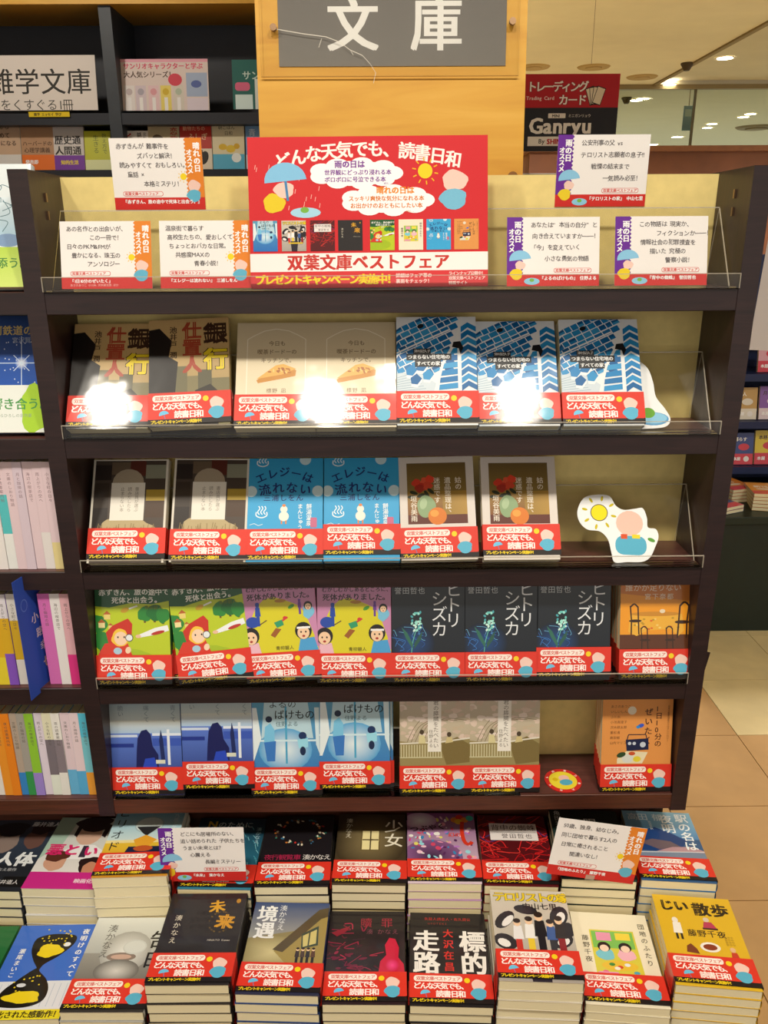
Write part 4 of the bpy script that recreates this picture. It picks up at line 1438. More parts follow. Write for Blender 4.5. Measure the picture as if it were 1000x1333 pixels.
# ------------------------------------------------------------------ piles on the low table
PILES = [  # design, x, y, z of the top, yaw, books, band, what the top book looks like
    ('karada', -.586, .992, .552, -2, 8, 0, 'dark film-scene paperback'),
    ('akuto', -.478, .988, .558, -2, 8, 0, 'magenta-banded film-scene paperback'),
    ('period', -.370, .977, .588, 1.5, 9, 1, 'sky and yellow hourglass paperback'),
    ('noname', -.256, .986, .556, -1.8, 8, 1, 'dark teal paperback with a gold letter'),
    ('wheel', -.146, .985, .560, -.3, 9, 1, 'black paperback with a ring of coloured lights'),
    ('shojo', -.036, .985, .562, -1.7, 9, 1, 'dark paperback with a lit window'),
    ('tnol', .072, .985, .563, -1.5, 9, 1, 'pink and purple confetti paperback'),
    ('kumo', .181, .985, .557, -2.4, 8, 1, 'red tangled-thread paperback'),
    ('eye', .291, .985, .566, -4.0, 9, 1, 'dark green paperback with white titles'),
    ('eki', .405, .985, .562, -5.0, 9, 1, 'blue landscape paperback'),
    ('green', -.589, .832, .500, 0, 5, 0, 'plain green paperback'),
    ('yoake', -.478, .832, .501, .8, 5, 0, 'royal blue paperback with a black and yellow hourglass'),
    ('kokuhaku', -.369, .828, .517, -.6, 6, 1, 'misty grey paperback'),
    ('mirai', -.261, .834, .553, -.4, 8, 1, 'black paperback with gold title'),
    ('kyogu', -.150, .834, .535, -2.2, 7, 1, 'paperback with a lit hillside house'),
    ('shokuzai', -.041, .832, .520, -1.0, 6, 1, 'black paperback with a crimson kneeling figure'),
    ('hyoteki', .069, .831, .516, -2.4, 6, 1, 'black paperback with giant white characters'),
    ('terro', .180, .832, .554, -3.0, 8, 1, 'paperback with a standing family and yellow title'),
    ('danchi', .291, .830, .514, -5.0, 6, 1, 'cream paperback with two dining children'),
    ('jii', .402, .830, .543, -6.5, 8, 1, 'mustard yellow paperback'),
]
ORD = ['top', 'second from top', 'third from top', 'fourth from top', 'fifth from top', 'sixth from top', 'seventh from top', 'eighth from top', 'bottom']
RP = random.Random(44)
for key, x, y, zt, yaw, n, bd, desc in PILES:
    t = (zt - PLAT - .0006) / n
    tb = t - .0005
    for i in range(n):
        jx, jy, ja = (0, 0, 0) if i == 0 else (RP.uniform(-.0014, .0014), RP.uniform(-.0016, .001), RP.uniform(-.5, .5))
        if i == 0:
            lab = desc + ', face up on top of its pile'
        else:
            lab = 'book %s under the %s' % (ORD[i] if i < n - 1 else 'at the bottom', desc)
        book(key, lab, (x + jx, y - .074 + jy, zt - i * t), (rad(-90), 0, rad(yaw + ja)), tb, 'paperback piles on the low table', bool(bd), .004, bare=i > 0)

# ------------------------------------------------------------------ handwritten cards and the poster
def card_ink(kind, lines, foot, small=None):
    c = Ink(118, 86)
    c.r(0, 0, 118, 86, '#f3efec')
    c.r(0, 71, 118, 86, '#cf2b26')
    strip = '#e5862a' if kind == 'sun' else '#6a2a9a'
    if kind == 'sun':
        c.r(97, 0, 118, 71, strip)
        for i in range(15):
            c.e(97, 2.4 + i * 4.8, 1.6, 1.6, strip, n=8, up=False)
        c.t('晴れの日', 106.5, 5, 9, '#fff', v=True, b=.045, gap=.98)
        c.t('オススメ', 97.5, 13, 8, '#fff', v=True, b=.045, gap=.92)
        sun(c, 92, 46, 4.2, r0=1.3, r1=1.7)
        c.blob(105, 57, 8, 7, '#f2cdc0', 3, .06)
        c.blob(104, 69, 9, 7.5, '#62b6d4', 5, .06)
        tx = 8
    else:
        c.r(0, 0, 19, 71, strip)
        for i in range(15):
            c.e(19, 2.4 + i * 4.8, 1.6, 1.6, strip, n=8, up=False)
        c.t('雨の日', 9.5, 5, 9, '#fff', v=True, b=.045, gap=.98)
        c.t('オススメ', 2, 14, 8, '#fff', v=True, b=.045, gap=.92)
        umbrella(c, 17, 53, 14, '#8cc8ea', -8)
        c.blob(17, 60, 6.5, 5.5, '#f2cdc0', 3, .06)
        c.blob(12, 71, 8, 7, '#ecd02a', 5, .06)
        c.e(32, 80, 10, 4.4, '#8fcbe6')
        c.e(32, 78.5, 3, 2.2, '#7ab84a')
        tx = 30
    c.rr(tx + (30 if kind != 'sun' else 4), 63.5, tx + (78 if kind != 'sun' else 56), 69.5, 2.6, '#cf2b26')
    c.rr(tx + (30.5 if kind != 'sun' else 4.5), 64, tx + (77.5 if kind != 'sun' else 55.5), 69, 2.4, '#f7efec')
    c.t('双葉文庫ベストフェア', tx + (32 if kind != 'sun' else 6), 64.2, 4.4, '#cf2b26', b=.03)
    for i, (ind, s_) in enumerate(lines):
        c.t(s_, tx + ind, 6 + i * (57 / len(lines)) * (.98 if len(lines) > 3 else .8), 7.4, '#4c464a', b=.008, jit=.05, seed=i + len(s_), gap=.96)
    c.t(foot, tx + (12 if kind != 'sun' else 3), 73.4, 5.4, '#fff', b=.03)
    if small:
        c.t(small, tx + 3, 79.6, 3.6, '#f4c8c0')
    return c

def lean_obj(o, lean, roll=0, yaw=0):
    o.rotation_euler = (Matrix.Rotation(rad(yaw), 4, 'Z') @ Matrix.Rotation(rad(-lean), 4, 'X') @ Matrix.Rotation(rad(-roll), 4, 'Y')).to_euler()

def card(kind, lines, foot, label, bl, br, Y, z=None, lean=0, roll=0, small=None, yaw=0):
    """bl, br: photo pixels of the lower corners on the plane y = Y"""
    a, b = at_y(*bl, Y), at_y(*br, Y)
    p = (a + b) / 2
    ink = card_ink(kind, lines, foot, small)
    o = thing('handwritten_card', label, 'card', (p.x, Y, p.z if z is None else z), group='handwritten recommendation cards', mesh=sheet('handwritten_card', ink, .4), mat=M['card'])
    lean_obj(o, lean, roll, yaw)
    s = (b - a).length / .118
    o.scale = (s, 1, s)
    return o

TZ = SHELF_Z[0] + .0032
card('sun', [(0, '赤ずきんが 難事件を'), (26, 'ズバッと解決！'), (2, '読みやすくて おもしろい。'), (12, '童話 ×'), (32, '本格ミステリ！')], '『赤ずきん、旅の途中で死体と出会う。』', 'white handwritten card with orange strip, upper one left of the red poster', (151, 274), (268, 272), BACK - .0012)
card('sun', [(0, 'あの名作との出会いが、'), (30, 'この一冊で！'), (0, '日々のPKM&FMが'), (6, '豊かになる、珠玉の'), (26, 'アンソロジー')], '「1日10分のぜいたく」', 'white handwritten card with orange strip, lower left one at the rack side', (80, 370), (198, 369), 1.001, TZ, 14, small='あさのあつこ 小川糸 沢木耕太郎 ほか')
card('sun', [(0, '温泉街で暮らす'), (2, '高校生たちの、愛おしくて'), (4, 'ちょっとおバカな日常。'), (12, '共感度MAXの'), (36, '青春小説！')], '『エレジーは流れない』 三浦しをん', 'white handwritten card with orange strip, beside the left edge of red poster', (209, 370), (327, 369), 1.001, TZ, 14)
card('rain', [(0, '公安刑事の父 vs'), (0, 'テロリスト志願者の息子!!'), (14, '戦慄の結末まで'), (30, '一気読み必至！')], '『テロリストの家』 中山七里', 'white handwritten card with purple strip, upper right above the cream panel', (722, 268), (839, 270), BACK - .0012)
card('rain', [(0, 'あなたは“本当の自分”と'), (2, '向き合えていますか――！'), (0, '「今」を変えていく'), (18, '小さな勇気の物語')], '『よるのばけもの』 住野よる', 'white handwritten card with purple strip, beside the right edge of red poster', (660, 369), (780, 369), 1.001, TZ, 14)
card('rain', [(0, 'この物語は 現実か、'), (22, 'フィクションか――！'), (2, '情報社会の犯罪捜査を'), (14, '描いた 究極の'), (34, '警察小説！')], '『背中の蜘蛛』 誉田哲也', 'white handwritten card with purple strip, lower right one at the rack side', (800, 371), (920, 371), 1.001, TZ, 14)
o = card('rain', [(0, 'どこにも居場所のない、'), (0, '追い詰められた 子供たちを'), (2, 'うまい未来とは？'), (12, '心震える'), (32, '長編ミステリー')], '『未来』 湊かなえ', 'white handwritten card with purple strip standing on the low table piles', (211, 1146), (321, 1148), .9215, .5625, 4, 0)
o = card('sun', [(0, '50歳、独身、幼なじみ。'), (0, '同じ団地で暮らす2人の'), (2, '日常に癒されること'), (16, '間違いなし！')], '『団地のふたり』 藤野千夜', 'white handwritten card with orange strip lying askew on the low table piles', (712, 1137), (822, 1157), .9085, .5715, 4, -9)
part('card_clip', Geo().box(-.006, -.0008, .0005, .006, .0, .006).box(-.006, .0006, -.002, .006, .018, -.0005).mesh('card_clip'), M['acrylic_edge'], o)

def poster_ink():
    c = Ink(283, 173)
    c.r(0, 0, 283, 173, '#d3242c')
    c.z += 1
    tt = 'どんな天気でも、読書日和'
    for i, ch_ in enumerate(tt):
        k = (i - 5.5) / 5.5
        c.ch(ch_, 31 + i * 18.3, 4 + 13 * k * k, 20, '#fff4ee', .03, k * 9)
    R = random.Random(2)
    for i in range(22):
        x, y = R.uniform(6, 88), R.uniform(30, 78)
        c.l([(x, y), (x - 1, y + 5)], .7, '#f4b8b0', i == 0)
    # the poster's two figures are left out; plain patches keep their colours
    c.blob(30, 75, 13, 11, '#e8cc24', 3, .06)
    c.blob(42, 60, 12, 9, '#f2cdc0', 5, .06)
    umbrella(c, 44, 50, 25, '#86c4ea', -6)
    c.e(67, 86, 18, 6, '#a8d8ee')
    c.e(66, 83, 5, 3.4, '#79b648')
    sun(c, 209, 40, 8.6, '#f4d51c', '#f0b81c', 10, 1.3, 1.8, .16)
    c.blob(244, 51, 15, 12, '#f2cdc0', 3, .06)
    c.blob(242, 72, 16, 12, '#78bedc', 5, .06)
    cloud(c, 127, 42, 106, 34)
    cloud(c, 164, 73, 106, 34)
    c.t('雨の日は', 102, 27, 9, '#7a3a9c', b=.05)
    c.t('世界観にどっぷり浸れる本', 90, 37.5, 6.6, '#7a3a9c', b=.03)
    c.t('ボロボロに号泣できる本', 90, 45.5, 6.6, '#7a3a9c', b=.03)
    c.t('晴れの日は', 151, 57, 9, '#e88a1c', b=.05)
    c.t('スッキリ爽快な気分になれる本', 118, 67.5, 6.4, '#d8741c', b=.03)
    c.t('お出かけのおともにしたい本', 120, 75.5, 6.6, '#d8741c', b=.03)
    c.t('etc…', 160, 51, 4, '#7a3a9c')
    c.t('etc…', 186, 83, 4, '#d8741c')
    X0 = [4, 38, 72, 105, 143, 177, 210, 243]
    for k, (x, key) in enumerate(zip(X0, ('bake', 'terro', 'kumo', 'mirai', 'akazukin', 'danchi', 'elegy', 'zeitaku'))):
        sub = Ink(BW, BH)
        DESIGN[key](sub)
        s = 29 / BW
        z0 = c.z
        n = len(c.v)
        c.v += [(x + a * s, 95 + b * s * .86, z0 + 1 + zz) for a, b, zz in sub.v]
        c.f += [tuple(n + i for i in f) for f in sub.f]
        c.c += sub.c
    c.z += 60
    c.r(0, 133, 283, 154, '#f6f1ee')
    c.r(0, 154, 283, 173, '#d8383c', False)
    c.t('双葉文庫ベストフェア', 44, 134, 19, '#c8342c', b=.04, gap=1.02)
    c.t('プレゼントキャンペーン実施中！', 5, 157, 12.6, '#f1d820', b=.05, gap=.89)
    c.t('詳細はフェア帯の', 173, 157, 5.4, '#fbe0da', b=.03)
    c.t('裏面をチェック！', 173, 163.5, 5.4, '#fbe0da', b=.03)
    c.t('ラインナップ公開中！', 236, 155.5, 4.6, '#fbe0da', b=.03, gap=.95)
    c.t('双葉文庫ベストフェア', 236, 161, 4.6, '#fbe0da', b=.03, gap=.95)
    c.t('特設サイト', 236, 166.5, 4.6, '#fbe0da', b=.03)
    return c
a = at_y(327, 374, .9955)
b = at_y(635, 376, .9955)
po = thing('campaign_poster', 'red cardboard campaign poster standing in the middle of the top tray', 'poster', ((a.x + b.x) / 2, .9955, TZ), mesh=sheet('campaign_poster', poster_ink(), 2.0, '#c8242a'), mat=M['card'])
lean_obj(po, 13, 0.3)
po.scale.x = (b.x - a.x) / .283

# ------------------------------------------------------------------ die-cut cards and badge
c = Ink(101, 86)
c.e(27, 24, 11, 11, '#4c4640')
c.e(27, 24, 10, 10, '#f3df1a')
for i in range(8):
    a = 6.2832 * i / 8 + .2
    c.e(27 + 18.5 * math.cos(a), 24 + 18.5 * math.sin(a), 3.6, 1.6, '#c8b814', math.degrees(a), 10, up=(i == 0))
c.e(65, 36, 17, 16, '#f0c3b2')
c.rr(47, 52, 86, 76, 10, '#58aecb')
c.r(54, 50, 62, 56, '#d8542c')
c.r(68, 50, 78, 55, '#ecd22e')
c.e(92, 56, 5, 2.4, '#5a9a3c', 20, 10)
outl = smooth_loop([(24, 1), (40, 2), (48, 14), (58, 19), (72, 17), (82, 16), (87, 28), (88, 40), (98, 42), (101, 52), (96, 66), (90, 78), (80, 84), (62, 85), (46, 86), (42, 74), (38, 58), (28, 48), (12, 46), (2, 36), (0, 22), (8, 6)])
p = at_y(806, 724, 1.0)
so = thing('cutout_card', 'white die-cut card with a yellow sun standing on the third shelf', 'card', (p.x, 1.0, SHELF_Z[2] + .003), mesh=sheet('cutout_card', c, 1.0, '#eef0f0', outl), mat=M['card'])
lean_obj(so, 30, -3)
so.scale = (1.08, 1, 1.08)
c = Ink(92, 98)
c.e(70, 84, 20, 9, '#5a9ccc')
c.e(70, 83, 18, 7.4, '#8cc6e4')
c.e(64, 76, 9, 7, '#6aa83c')
c.e(24, 74, 15, 16, '#ecd22e')
outl = smooth_loop([(10, 30), (30, 8), (52, 2), (68, 14), (74, 34), (76, 54), (86, 70), (92, 84), (86, 94), (66, 97), (36, 97), (10, 95), (2, 70)])
p = at_y(826, 550, 1.01)
so = thing('cutout_card', 'white die-cut card with a blue puddle, peeking out behind the town-map book', 'card', (p.x, 1.0035, SHELF_Z[1] + .0035), mesh=sheet('cutout_card', c, 1.0, '#eef0f0', outl), mat=M['card'])
lean_obj(so, 32, 0)

g = Geo().cyl((0, 0, 0), .0275, .0012, 36, col='#cf2b26')
c = Ink(56, 56)
c.e(28, 28, 27.4, 27.4, '#cf2b26', n=36)
c.e(28, 28, 21, 21, '#ecd93a', n=30)
c.e(31, 23, 8, 7, '#f0c3b2')
c.e(31, 33, 10, 7, '#58aecb')
c.e(17, 24, 4, 4, '#d8b814')
for i, ch_ in enumerate('読書日和天気でも'):
    a = 6.2832 * i / 8 - 1.9
    c.ch(ch_, 28 + 24 * math.cos(a) - 2.2, 28 + 24 * math.sin(a) - 2.2, 4.4, '#fbe8e0', .03, math.degrees(a) + 90)
c.out(g, lambda x, y, z: ((x - 28) * 1e-3, (28 - y) * 1e-3, .0012 + z * 1e-3))
p = at_z(733, 1017, SHELF_Z[4])
thing('round_sticker', 'round red and yellow sticker lying on the lowest shelf', 'sticker', (p.x, p.y, SHELF_Z[4] + .0004), (0, 0, rad(8)), mesh=g.mesh('round_sticker'), mat=M['card'])

# ------------------------------------------------------------------ wooden board with the section sign
BOARD = Matrix.Translation((.003, 1.118, 1.30)) @ Matrix.Rotation(rad(-6), 4, 'X')
bo = thing('plywood_board', 'yellow plywood board rising behind the top of the rack', 'board')
bo.matrix_world = BOARD
part('panel', box_mesh('panel', -.171, 0, 0, .171, .018, .75), M['ply'], bo)
part('knot', Geo().cyl((.158, -.0004, .205), .007, .0005, 14, 'Y').mesh('knot'), plain('wood_knot', '#8a5a1c', .6, var=.2), bo)
inv = BOARD.inverted()
def on_board(px, py):
    d = FW * F_PX + RT * (px - 500) + DN * (py - 666.5)
    e, dd = inv @ EYE, inv.to_3x3() @ d
    return e + dd * (-e.y / dd.y)
a, b = on_board(364, 89), on_board(658, 84)
w, zb = (b.x - a.x), (a.z + b.z) / 2
sg = thing('section_sign', 'grey section sign with two white characters under a cracked clear cover', 'sign')
sg.matrix_world = BOARD @ Matrix.Translation(((a.x + b.x) / 2, -.0012, zb))
c = Ink(w * 1e3, 105)
c.g(0, 0, w * 1e3, 105, '#6e6a66', '#7c7872')
s1, s2 = on_board(430, 10), on_board(538, 10)
k = w / 294.0 * 1e3
c.t('文', 62 * k, 105 - 84 * k, 68 * k, '#e9e6e0', b=.022, sx=1.0)
c.t('庫', 170 * k, 105 - 84 * k, 68 * k, '#e9e6e0', b=.022, sx=1.0)
part('sign_face', sheet('sign_face', c, 1.0, '#6a655f'), M['card'], sg)
a, b = on_board(341, 103), on_board(674, 97)
cx = (a.x + b.x) / 2 - (sg.matrix_world.translation.x - .003)
part('clear_cover', box_mesh('clear_cover', cx - (b.x - a.x) / 2, -.0042, (a.z + b.z) / 2 - zb, cx + (b.x - a.x) / 2, -.0022, .16), M['acrylic'], sg)
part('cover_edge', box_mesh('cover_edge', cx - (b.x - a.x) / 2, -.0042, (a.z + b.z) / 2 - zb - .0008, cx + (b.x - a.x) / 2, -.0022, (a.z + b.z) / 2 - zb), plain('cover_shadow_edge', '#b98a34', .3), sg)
for px, py in ((357, 39), (666, 31)):
    q = on_board(px, py)
    part('screw', Geo().cyl((q.x - (sg.matrix_world.translation.x - .003), -.0095, q.z - zb), .0042, .0052, 14, 'Y').mesh('screw'), M['metal'], sg)
cr = Geo()
pts = [(360, 40), (395, 46), (425, 50), (443, 57), (456, 67), (472, 74), (482, 85), (489, 96)]
Q = [on_board(*p_) for p_ in pts]
for q0, q1 in zip(Q, Q[1:]):
    ox = sg.matrix_world.translation.x - .003
    for dz in (.0004,):
        cr.add([(q0.x - ox, -.0045, q0.z - zb - dz), (q1.x - ox, -.0045, q1.z - zb - dz), (q1.x - ox, -.0045, q1.z - zb + dz), (q0.x - ox, -.0045, q0.z - zb + dz)], [(0, 1, 2, 3)])
for u, v in (((415, 64), (419, 52)), ((489, 96), (486, 110)), ((456, 67), (460, 74))):
    q0, q1 = on_board(*u), on_board(*v)
    cr.add([(q0.x - ox, -.0045, q0.z - zb), (q1.x - ox, -.0045, q1.z - zb), (q1.x - ox + .0006, -.0045, q1.z - zb), (q0.x - ox + .0006, -.0045, q0.z - zb)], [(0, 1, 2, 3)])
part('crack', cr.mesh('crack'), plain('crack_white', '#d8d2c4', .4), sg, label='pale crack across the clear cover')

# ------------------------------------------------------------------ flat piles on the top of the rack's rear side
struct_top = thing('rear_rack', 'rear half of the rack, its top edge just behind the cream panel', 'bookshelf')
part('top_board', box_mesh('top_board', -HALF, 1.17, TOP - .03, HALF, 1.42, TOP - .008), M['dark'], struct_top)
part('end_panel', box_mesh('end_panel', HALF, 1.19, 0, HALF + WALL, 1.42, TOP - .008), M['side'], struct_top)
part('end_panel', box_mesh('end_panel', -HALF - WALL, 1.19, 0, -HALF, 1.42, TOP - .008), M['side'], struct_top)
for k, (x0, x1, h, q, lab) in enumerate(((.19, .31, .018, '#f2ece4', 'right of the plywood board'), (.315, .41, .014, '#e8e0d8', 'at the right end of rack top'), (-.40, -.30, .012, '#f0ece4', 'at the left end of rack top'), (-.29, -.20, .014, '#ece6da', 'left of the plywood board'))):
    o = thing('flat_booklet', 'thin white booklet lying flat on the rack top, ' + lab, 'booklet', ((x0 + x1) / 2, 1.24, TOP - .008), group='booklets lying on the rack top')
    w = (x1 - x0) / 2
    part('pages', box_mesh('pages', -w, .0, .0009, w, .15, h - .0008), M['page'], o)
    part('cover', Geo().box(-w - .001, -.001, h - .0008, w + .001, .151, h, q).box(-w - .001, -.001, .0001, w + .001, .151, .0009, '#c83a30' if k == 0 else q).mesh('cover'), M['card'], o)
# ------------------------------------------------------------------ neighbouring bay: two face-out books and rows of spines
def spine_ink(segs, text, tc='#6a5a60'):
    def f(c):
        y = 0
        for h, q in segs:
            c.r(0, y, c.W, y + h, q, up=(y == 0))
            y += h
        c.t(text, c.W / 2 - 2.6, 14, 5.2, tc, v=True, gap=1.12)
    return f

book('umi', 'white and pale blue book with green foot on the left bay', at_y(-18, 372, 1.0) * 0 + Vector((at_y(-18, 372, 1.0).x, 1.0, SHELF_Z[0] + .006)), (rad(-20), 0, 0), .012, 'face-out books on the left bay', False)
book('ginga', 'starry blue book with white and green foot on the left bay', Vector((at_y(8, 565, 1.0).x, 1.0, SHELF_Z[1] + .006)), (rad(-20), 0, 0), .012, 'face-out books on the left bay', False)

PINK, LAV = '#e6cfd6', '#dccbd8'
SP = {
    2: [('pale pink with a yellow foot', [(110, PINK), (38, '#e8d89a')], 12.2), ('pale pink with grey foot', [(96, PINK), (52, '#e9e4e2')], 12.2), ('pale pink beside the grey-footed one', [(148, PINK)], 12.0),
        ('pale pink in the middle', [(148, LAV)], 12.0), ('pale pink left of the middle', [(148, PINK)], 12.2), ('white with a turquoise label', [(20, PINK), (24, PINK), (54, '#5cc8cc'), (50, '#eef0ee')], 12.0),
        ('white with magenta label', [(20, '#7accd2'), (26, '#d84a8c'), (102, '#f0ecea')], 12.0), ('pale rose at the picture edge', [(148, PINK)], 12.0)],
    3: [('rose with a hot pink foot', [(92, '#e2b0b8'), (56, '#dc3a86')], 13.5), ('white with thin lettering', [(148, '#ece8e6')], 13.5), ('orchid pink', [(148, '#d873b8')], 16.0), None,
        ('white with a green head', [(14, '#4aa04a'), (70, '#e6c23a'), (64, '#eeeae4')], 13), ('white with yellow middle', [(40, '#ece8e4'), (60, '#e2b832'), (48, '#ece8e4')], 13),
        ('yellow with a violet foot', [(36, '#e8e4ec'), (54, '#e2b42c'), (58, '#8a5ac8')], 13), ('golden yellow', [(96, '#e4b42a'), (52, '#ecd83a')], 14), ('white with a yellow foot', [(100, '#efece8'), (48, '#e8dc4a')], 13), ('pale blue at the picture edge', [(148, '#c8dcec')], 12)],
    4: [('turquoise with an orange foot', [(40, '#58c0dc'), (60, '#7ccad8'), (48, '#eba23a')], 12), ('blush with a blue foot', [(98, '#ead6dc'), (50, '#5ab0e0')], 13), ('blush with sky-blue foot', [(96, '#e6d2da'), (52, '#6ab8e4')], 13),
        ('white with a grey label', [(44, '#f0eee8'), (56, '#8a8088'), (48, '#ecece6')], 12), ('olive edged with grey label', [(44, '#e8e6c8'), (60, '#7c747c'), (44, '#e8f0e4')], 13), ('lavender white', [(148, '#e6dcea')], 11),
        ('lime green with a violet foot', [(100, '#94cc3c'), (48, '#a08ad8')], 13), ('grey with a green foot', [(98, '#a8a49c'), (50, '#3a9a54')], 11), ('grey-brown with a blue foot', [(100, '#b8a898'), (48, '#3a8ad0')], 10),
        ('deep orange', [(148, '#ee8a24')], 12), ('bright orange', [(148, '#f09a30')], 12), ('white at the picture edge', [(148, '#eeeae4')], 12), ('cream outermost', [(148, '#e8dfc8')], 12)]}
SPT = ['文庫のしおり物語', '夜の読書案内帖', '小さな町の日々', '雨上がりの空へ', '海辺の喫茶店で', '月と珈琲の話']
where = {2: 'third shelf', 3: 'fourth shelf', 4: 'lowest shelf'}
for row, items in SP.items():
    x = LEFT_IN - .004
    for i, it in enumerate(items):
        if it is None:
            # blue plastic author divider
            c = Ink(60, 176)
            c.r(0, 0, 60, 176, '#2f50b4')
            c.e(16, 40, 7, 9, '#5a78cc')
            c.e(16, 40, 5.6, 7.6, '#2f50b4')
            c.t('小', 26, 58, 16, '#e0c8d4', b=.02)
            c.t('路', 32, 82, 15, '#e0c8d4', b=.02)
            c.t('幸', 36, 104, 15, '#e0c8d4', b=.02)
            c.t('也', 38, 128, 18, '#e8b8a8', b=.03)
            d = thing('author_divider', 'blue plastic author divider sticking out between the spines on the left bay', 'divider', (x - .0008, 1.0, SHELF_Z[row] + .001), (0, 0, rad(78)), mesh=sheet('author_divider', c, .6, '#2f50b4'), mat=M['card'])
            d.location = (x - .008, .997, SHELF_Z[row] - .006)
            x -= .016
            continue
        desc, segs, tmm = it
        t = tmm / 1000
        sp = spine_ink(segs, SPT[(i + row) % 6], '#8a6a74' if row == 2 else '#5c5650')
        key = 'spine%d_%d' % (row, i)
        # spine (+x) turned towards the aisle
        book(key, '%s paperback spine on the left bay, %s' % (desc, where[row]), (x - t, 1.0525 + (i * 7 % 3) * .0007 , SHELF_Z[row] + .0005), (0, 0, rad(-90)), t, 'spine-out paperbacks on the left bay', False, draw=None, shell=segs[-1][1] if len(segs) > 1 else segs[0][1], spine=sp, H=BH if row == 2 else 139.0)
        x -= t + .0004

# ------------------------------------------------------------------ far dark bookcase, upper left
FY = 3.0
bc = thing('far_bookcase', 'dark navy bookcase with wooden top rail behind the rack, upper left', 'bookshelf')
def zz(py, Y=FY, px=200):
    return at_y(px, py, Y).z
def xx(px, py=150, Y=FY):
    return at_y(px, py, Y).x
x_l, x_r = -2.4, -.28
part('back', box_mesh('back', x_l, FY + .26, 0, x_r, FY + .28, 2.4), M['navy'], bc)
part('top_rail', box_mesh('top_rail', x_l, FY - .02, zz(7), x_r, FY + .28, zz(7) + .25), M['ply'], bc)
zs = zz(147)
part('shelf_board', box_mesh('shelf_board', x_l, FY, zs - .035, x_r, FY + .26, zs), M['navy'], bc)
zs2 = zz(221)
part('shelf_board', box_mesh('shelf_board', x_l, FY, zs2 - .035, x_r, FY + .26, zs2), M['navy'], bc)
part('shelf_board', box_mesh('shelf_board', x_l, FY, .98, x_r, FY + .26, 1.01), M['navy'], bc)
xp = xx(146, 110)
part('upright', box_mesh('upright', xp - .02, FY - .004, 0, xp + .02, FY + .26, zz(7)), plain('navy_upright', '#2a3038', .5, var=.1), bc)
part('upright', box_mesh('upright', x_l - .03, FY - .004, 0, x_l, FY + .26, zz(7)), M['navy'], bc)
part('upright', box_mesh('upright', x_r, FY - .004, 0, x_r + .03, FY + .26, zz(7)), M['navy'], bc)

def board_at(name, label, cat, px0, px1, py0, py1, Y, draw, W=300, lean=8, thick=3, base='#e8e4dc', group=None):
    a, b = at_y(px0, py1, Y), at_y(px1, py1, Y)
    h = at_y((px0 + px1) / 2, py0, Y).z - a.z
    w = b.x - a.x
    c = Ink(W, W * h / w)
    draw(c)
    o = thing(name, label, cat, ((a.x + b.x) / 2, Y, a.z + .002), group=group, mesh=sheet(name, c, thick, base), mat=M['card'])
    lean_obj(o, lean)
    s = w / (W / 1e3)
    o.scale = (s, 1, s)
    return o

def dr(c):
    c.r(0, 0, c.W, c.H, '#e6dcd4')
    c.t('雑学文庫', 58, 26, 57, '#35322e', gap=1.02, b=.008)
    c.t('好奇心をくすぐる1冊', 2, 90, 26, '#4a4640', gap=1.0)
board_at('shelf_sign', 'white shelf sign with large dark characters in the far bookcase', 'sign', -45, 128, 70, 145, FY + .03, dr)

def dr(c):
    c.r(0, 0, c.W, c.H, '#e3d2cc')
    c.r(0, 0, c.W, 10, '#e8a8b8')
    c.t('サンリオキャラクターと学ぶ', 10, 12, 21, '#d8486c', b=.03)
    c.t('大人気シリーズ！', 10, 38, 22, '#5c4438', b=.025)
    for i, (x, q) in enumerate(((8, '#e8e0dc'), (48, '#d8c8d0'), (92, '#e8c8cc'), (134, '#ecd870'), (178, '#dcd4c8'))):
        c.r(x, 84, x + 36, 184, q)
        c.e(x + 18, 104, 11, 11, ('#c8b8b8', '#b0a8b4', '#e0a0a8', '#d8b838', '#b8c4b0')[i])
        c.r(x + 12, 122, x + 24, 176, '#f2eeec')
    c.e(186, 66, 24, 20, '#d84a5c')
    c.r(224, 44, 296, 120, '#a8b8d4')
    c.e(258, 80, 18, 12, '#5a6aa8')
    c.r(224, 124, 296, 186, '#e0d4e0')
board_at('shelf_poster', 'pink and grey series poster standing in the far bookcase', 'poster', 160, 273, 75, 145, FY + .03, dr)

def dr(c):
    c.r(0, 0, c.W, c.H, '#2f6a64')
    c.t('サンリオ', 40, 40, 36, '#c8dcd4', b=.02)
    c.rr(10, 84, 70, 116, 12, '#d86a8c')
    c.r(10, 130, 80, 186, '#d8ecec')
    c.p([(90, 70), (200, 90), (200, 190), (90, 190)], '#dce4e0')
board_at('shelf_poster', 'teal poster half hidden behind the plywood board', 'poster', 304, 400, 76, 143, FY + .03, dr)

p0, p1 = at_y(37, 146, FY - .006), at_y(91, 152, FY - .006)
c = Ink(160, 18)
c.r(0, 0, 160, 18, '#e6c820')
c.t('雑学 エッセイ 学び', 20, 3, 12, '#3a3010', b=.03)
o = thing('shelf_tag', 'yellow tag on the edge of the far bookcase shelf', 'tag', ((p0.x + p1.x) / 2, FY - .006, p1.z), mesh=sheet('shelf_tag', c, .8, '#e6c820'), mat=M['card'])
s = (p1.x - p0.x) / .16
o.scale = (s, 1, s)

def simple(bg, foot=None, words=(), art=(), split=.68):
    def f(c):
        c.r(0, 0, 105, 148, bg)
        if foot:
            c.r(0, 148 * split, 105, 148, foot)
        for e in art:
            c.e(*e)
        for w in words:
            c.t(*w[:5], **(w[5] if len(w) > 5 else {}))
    return f

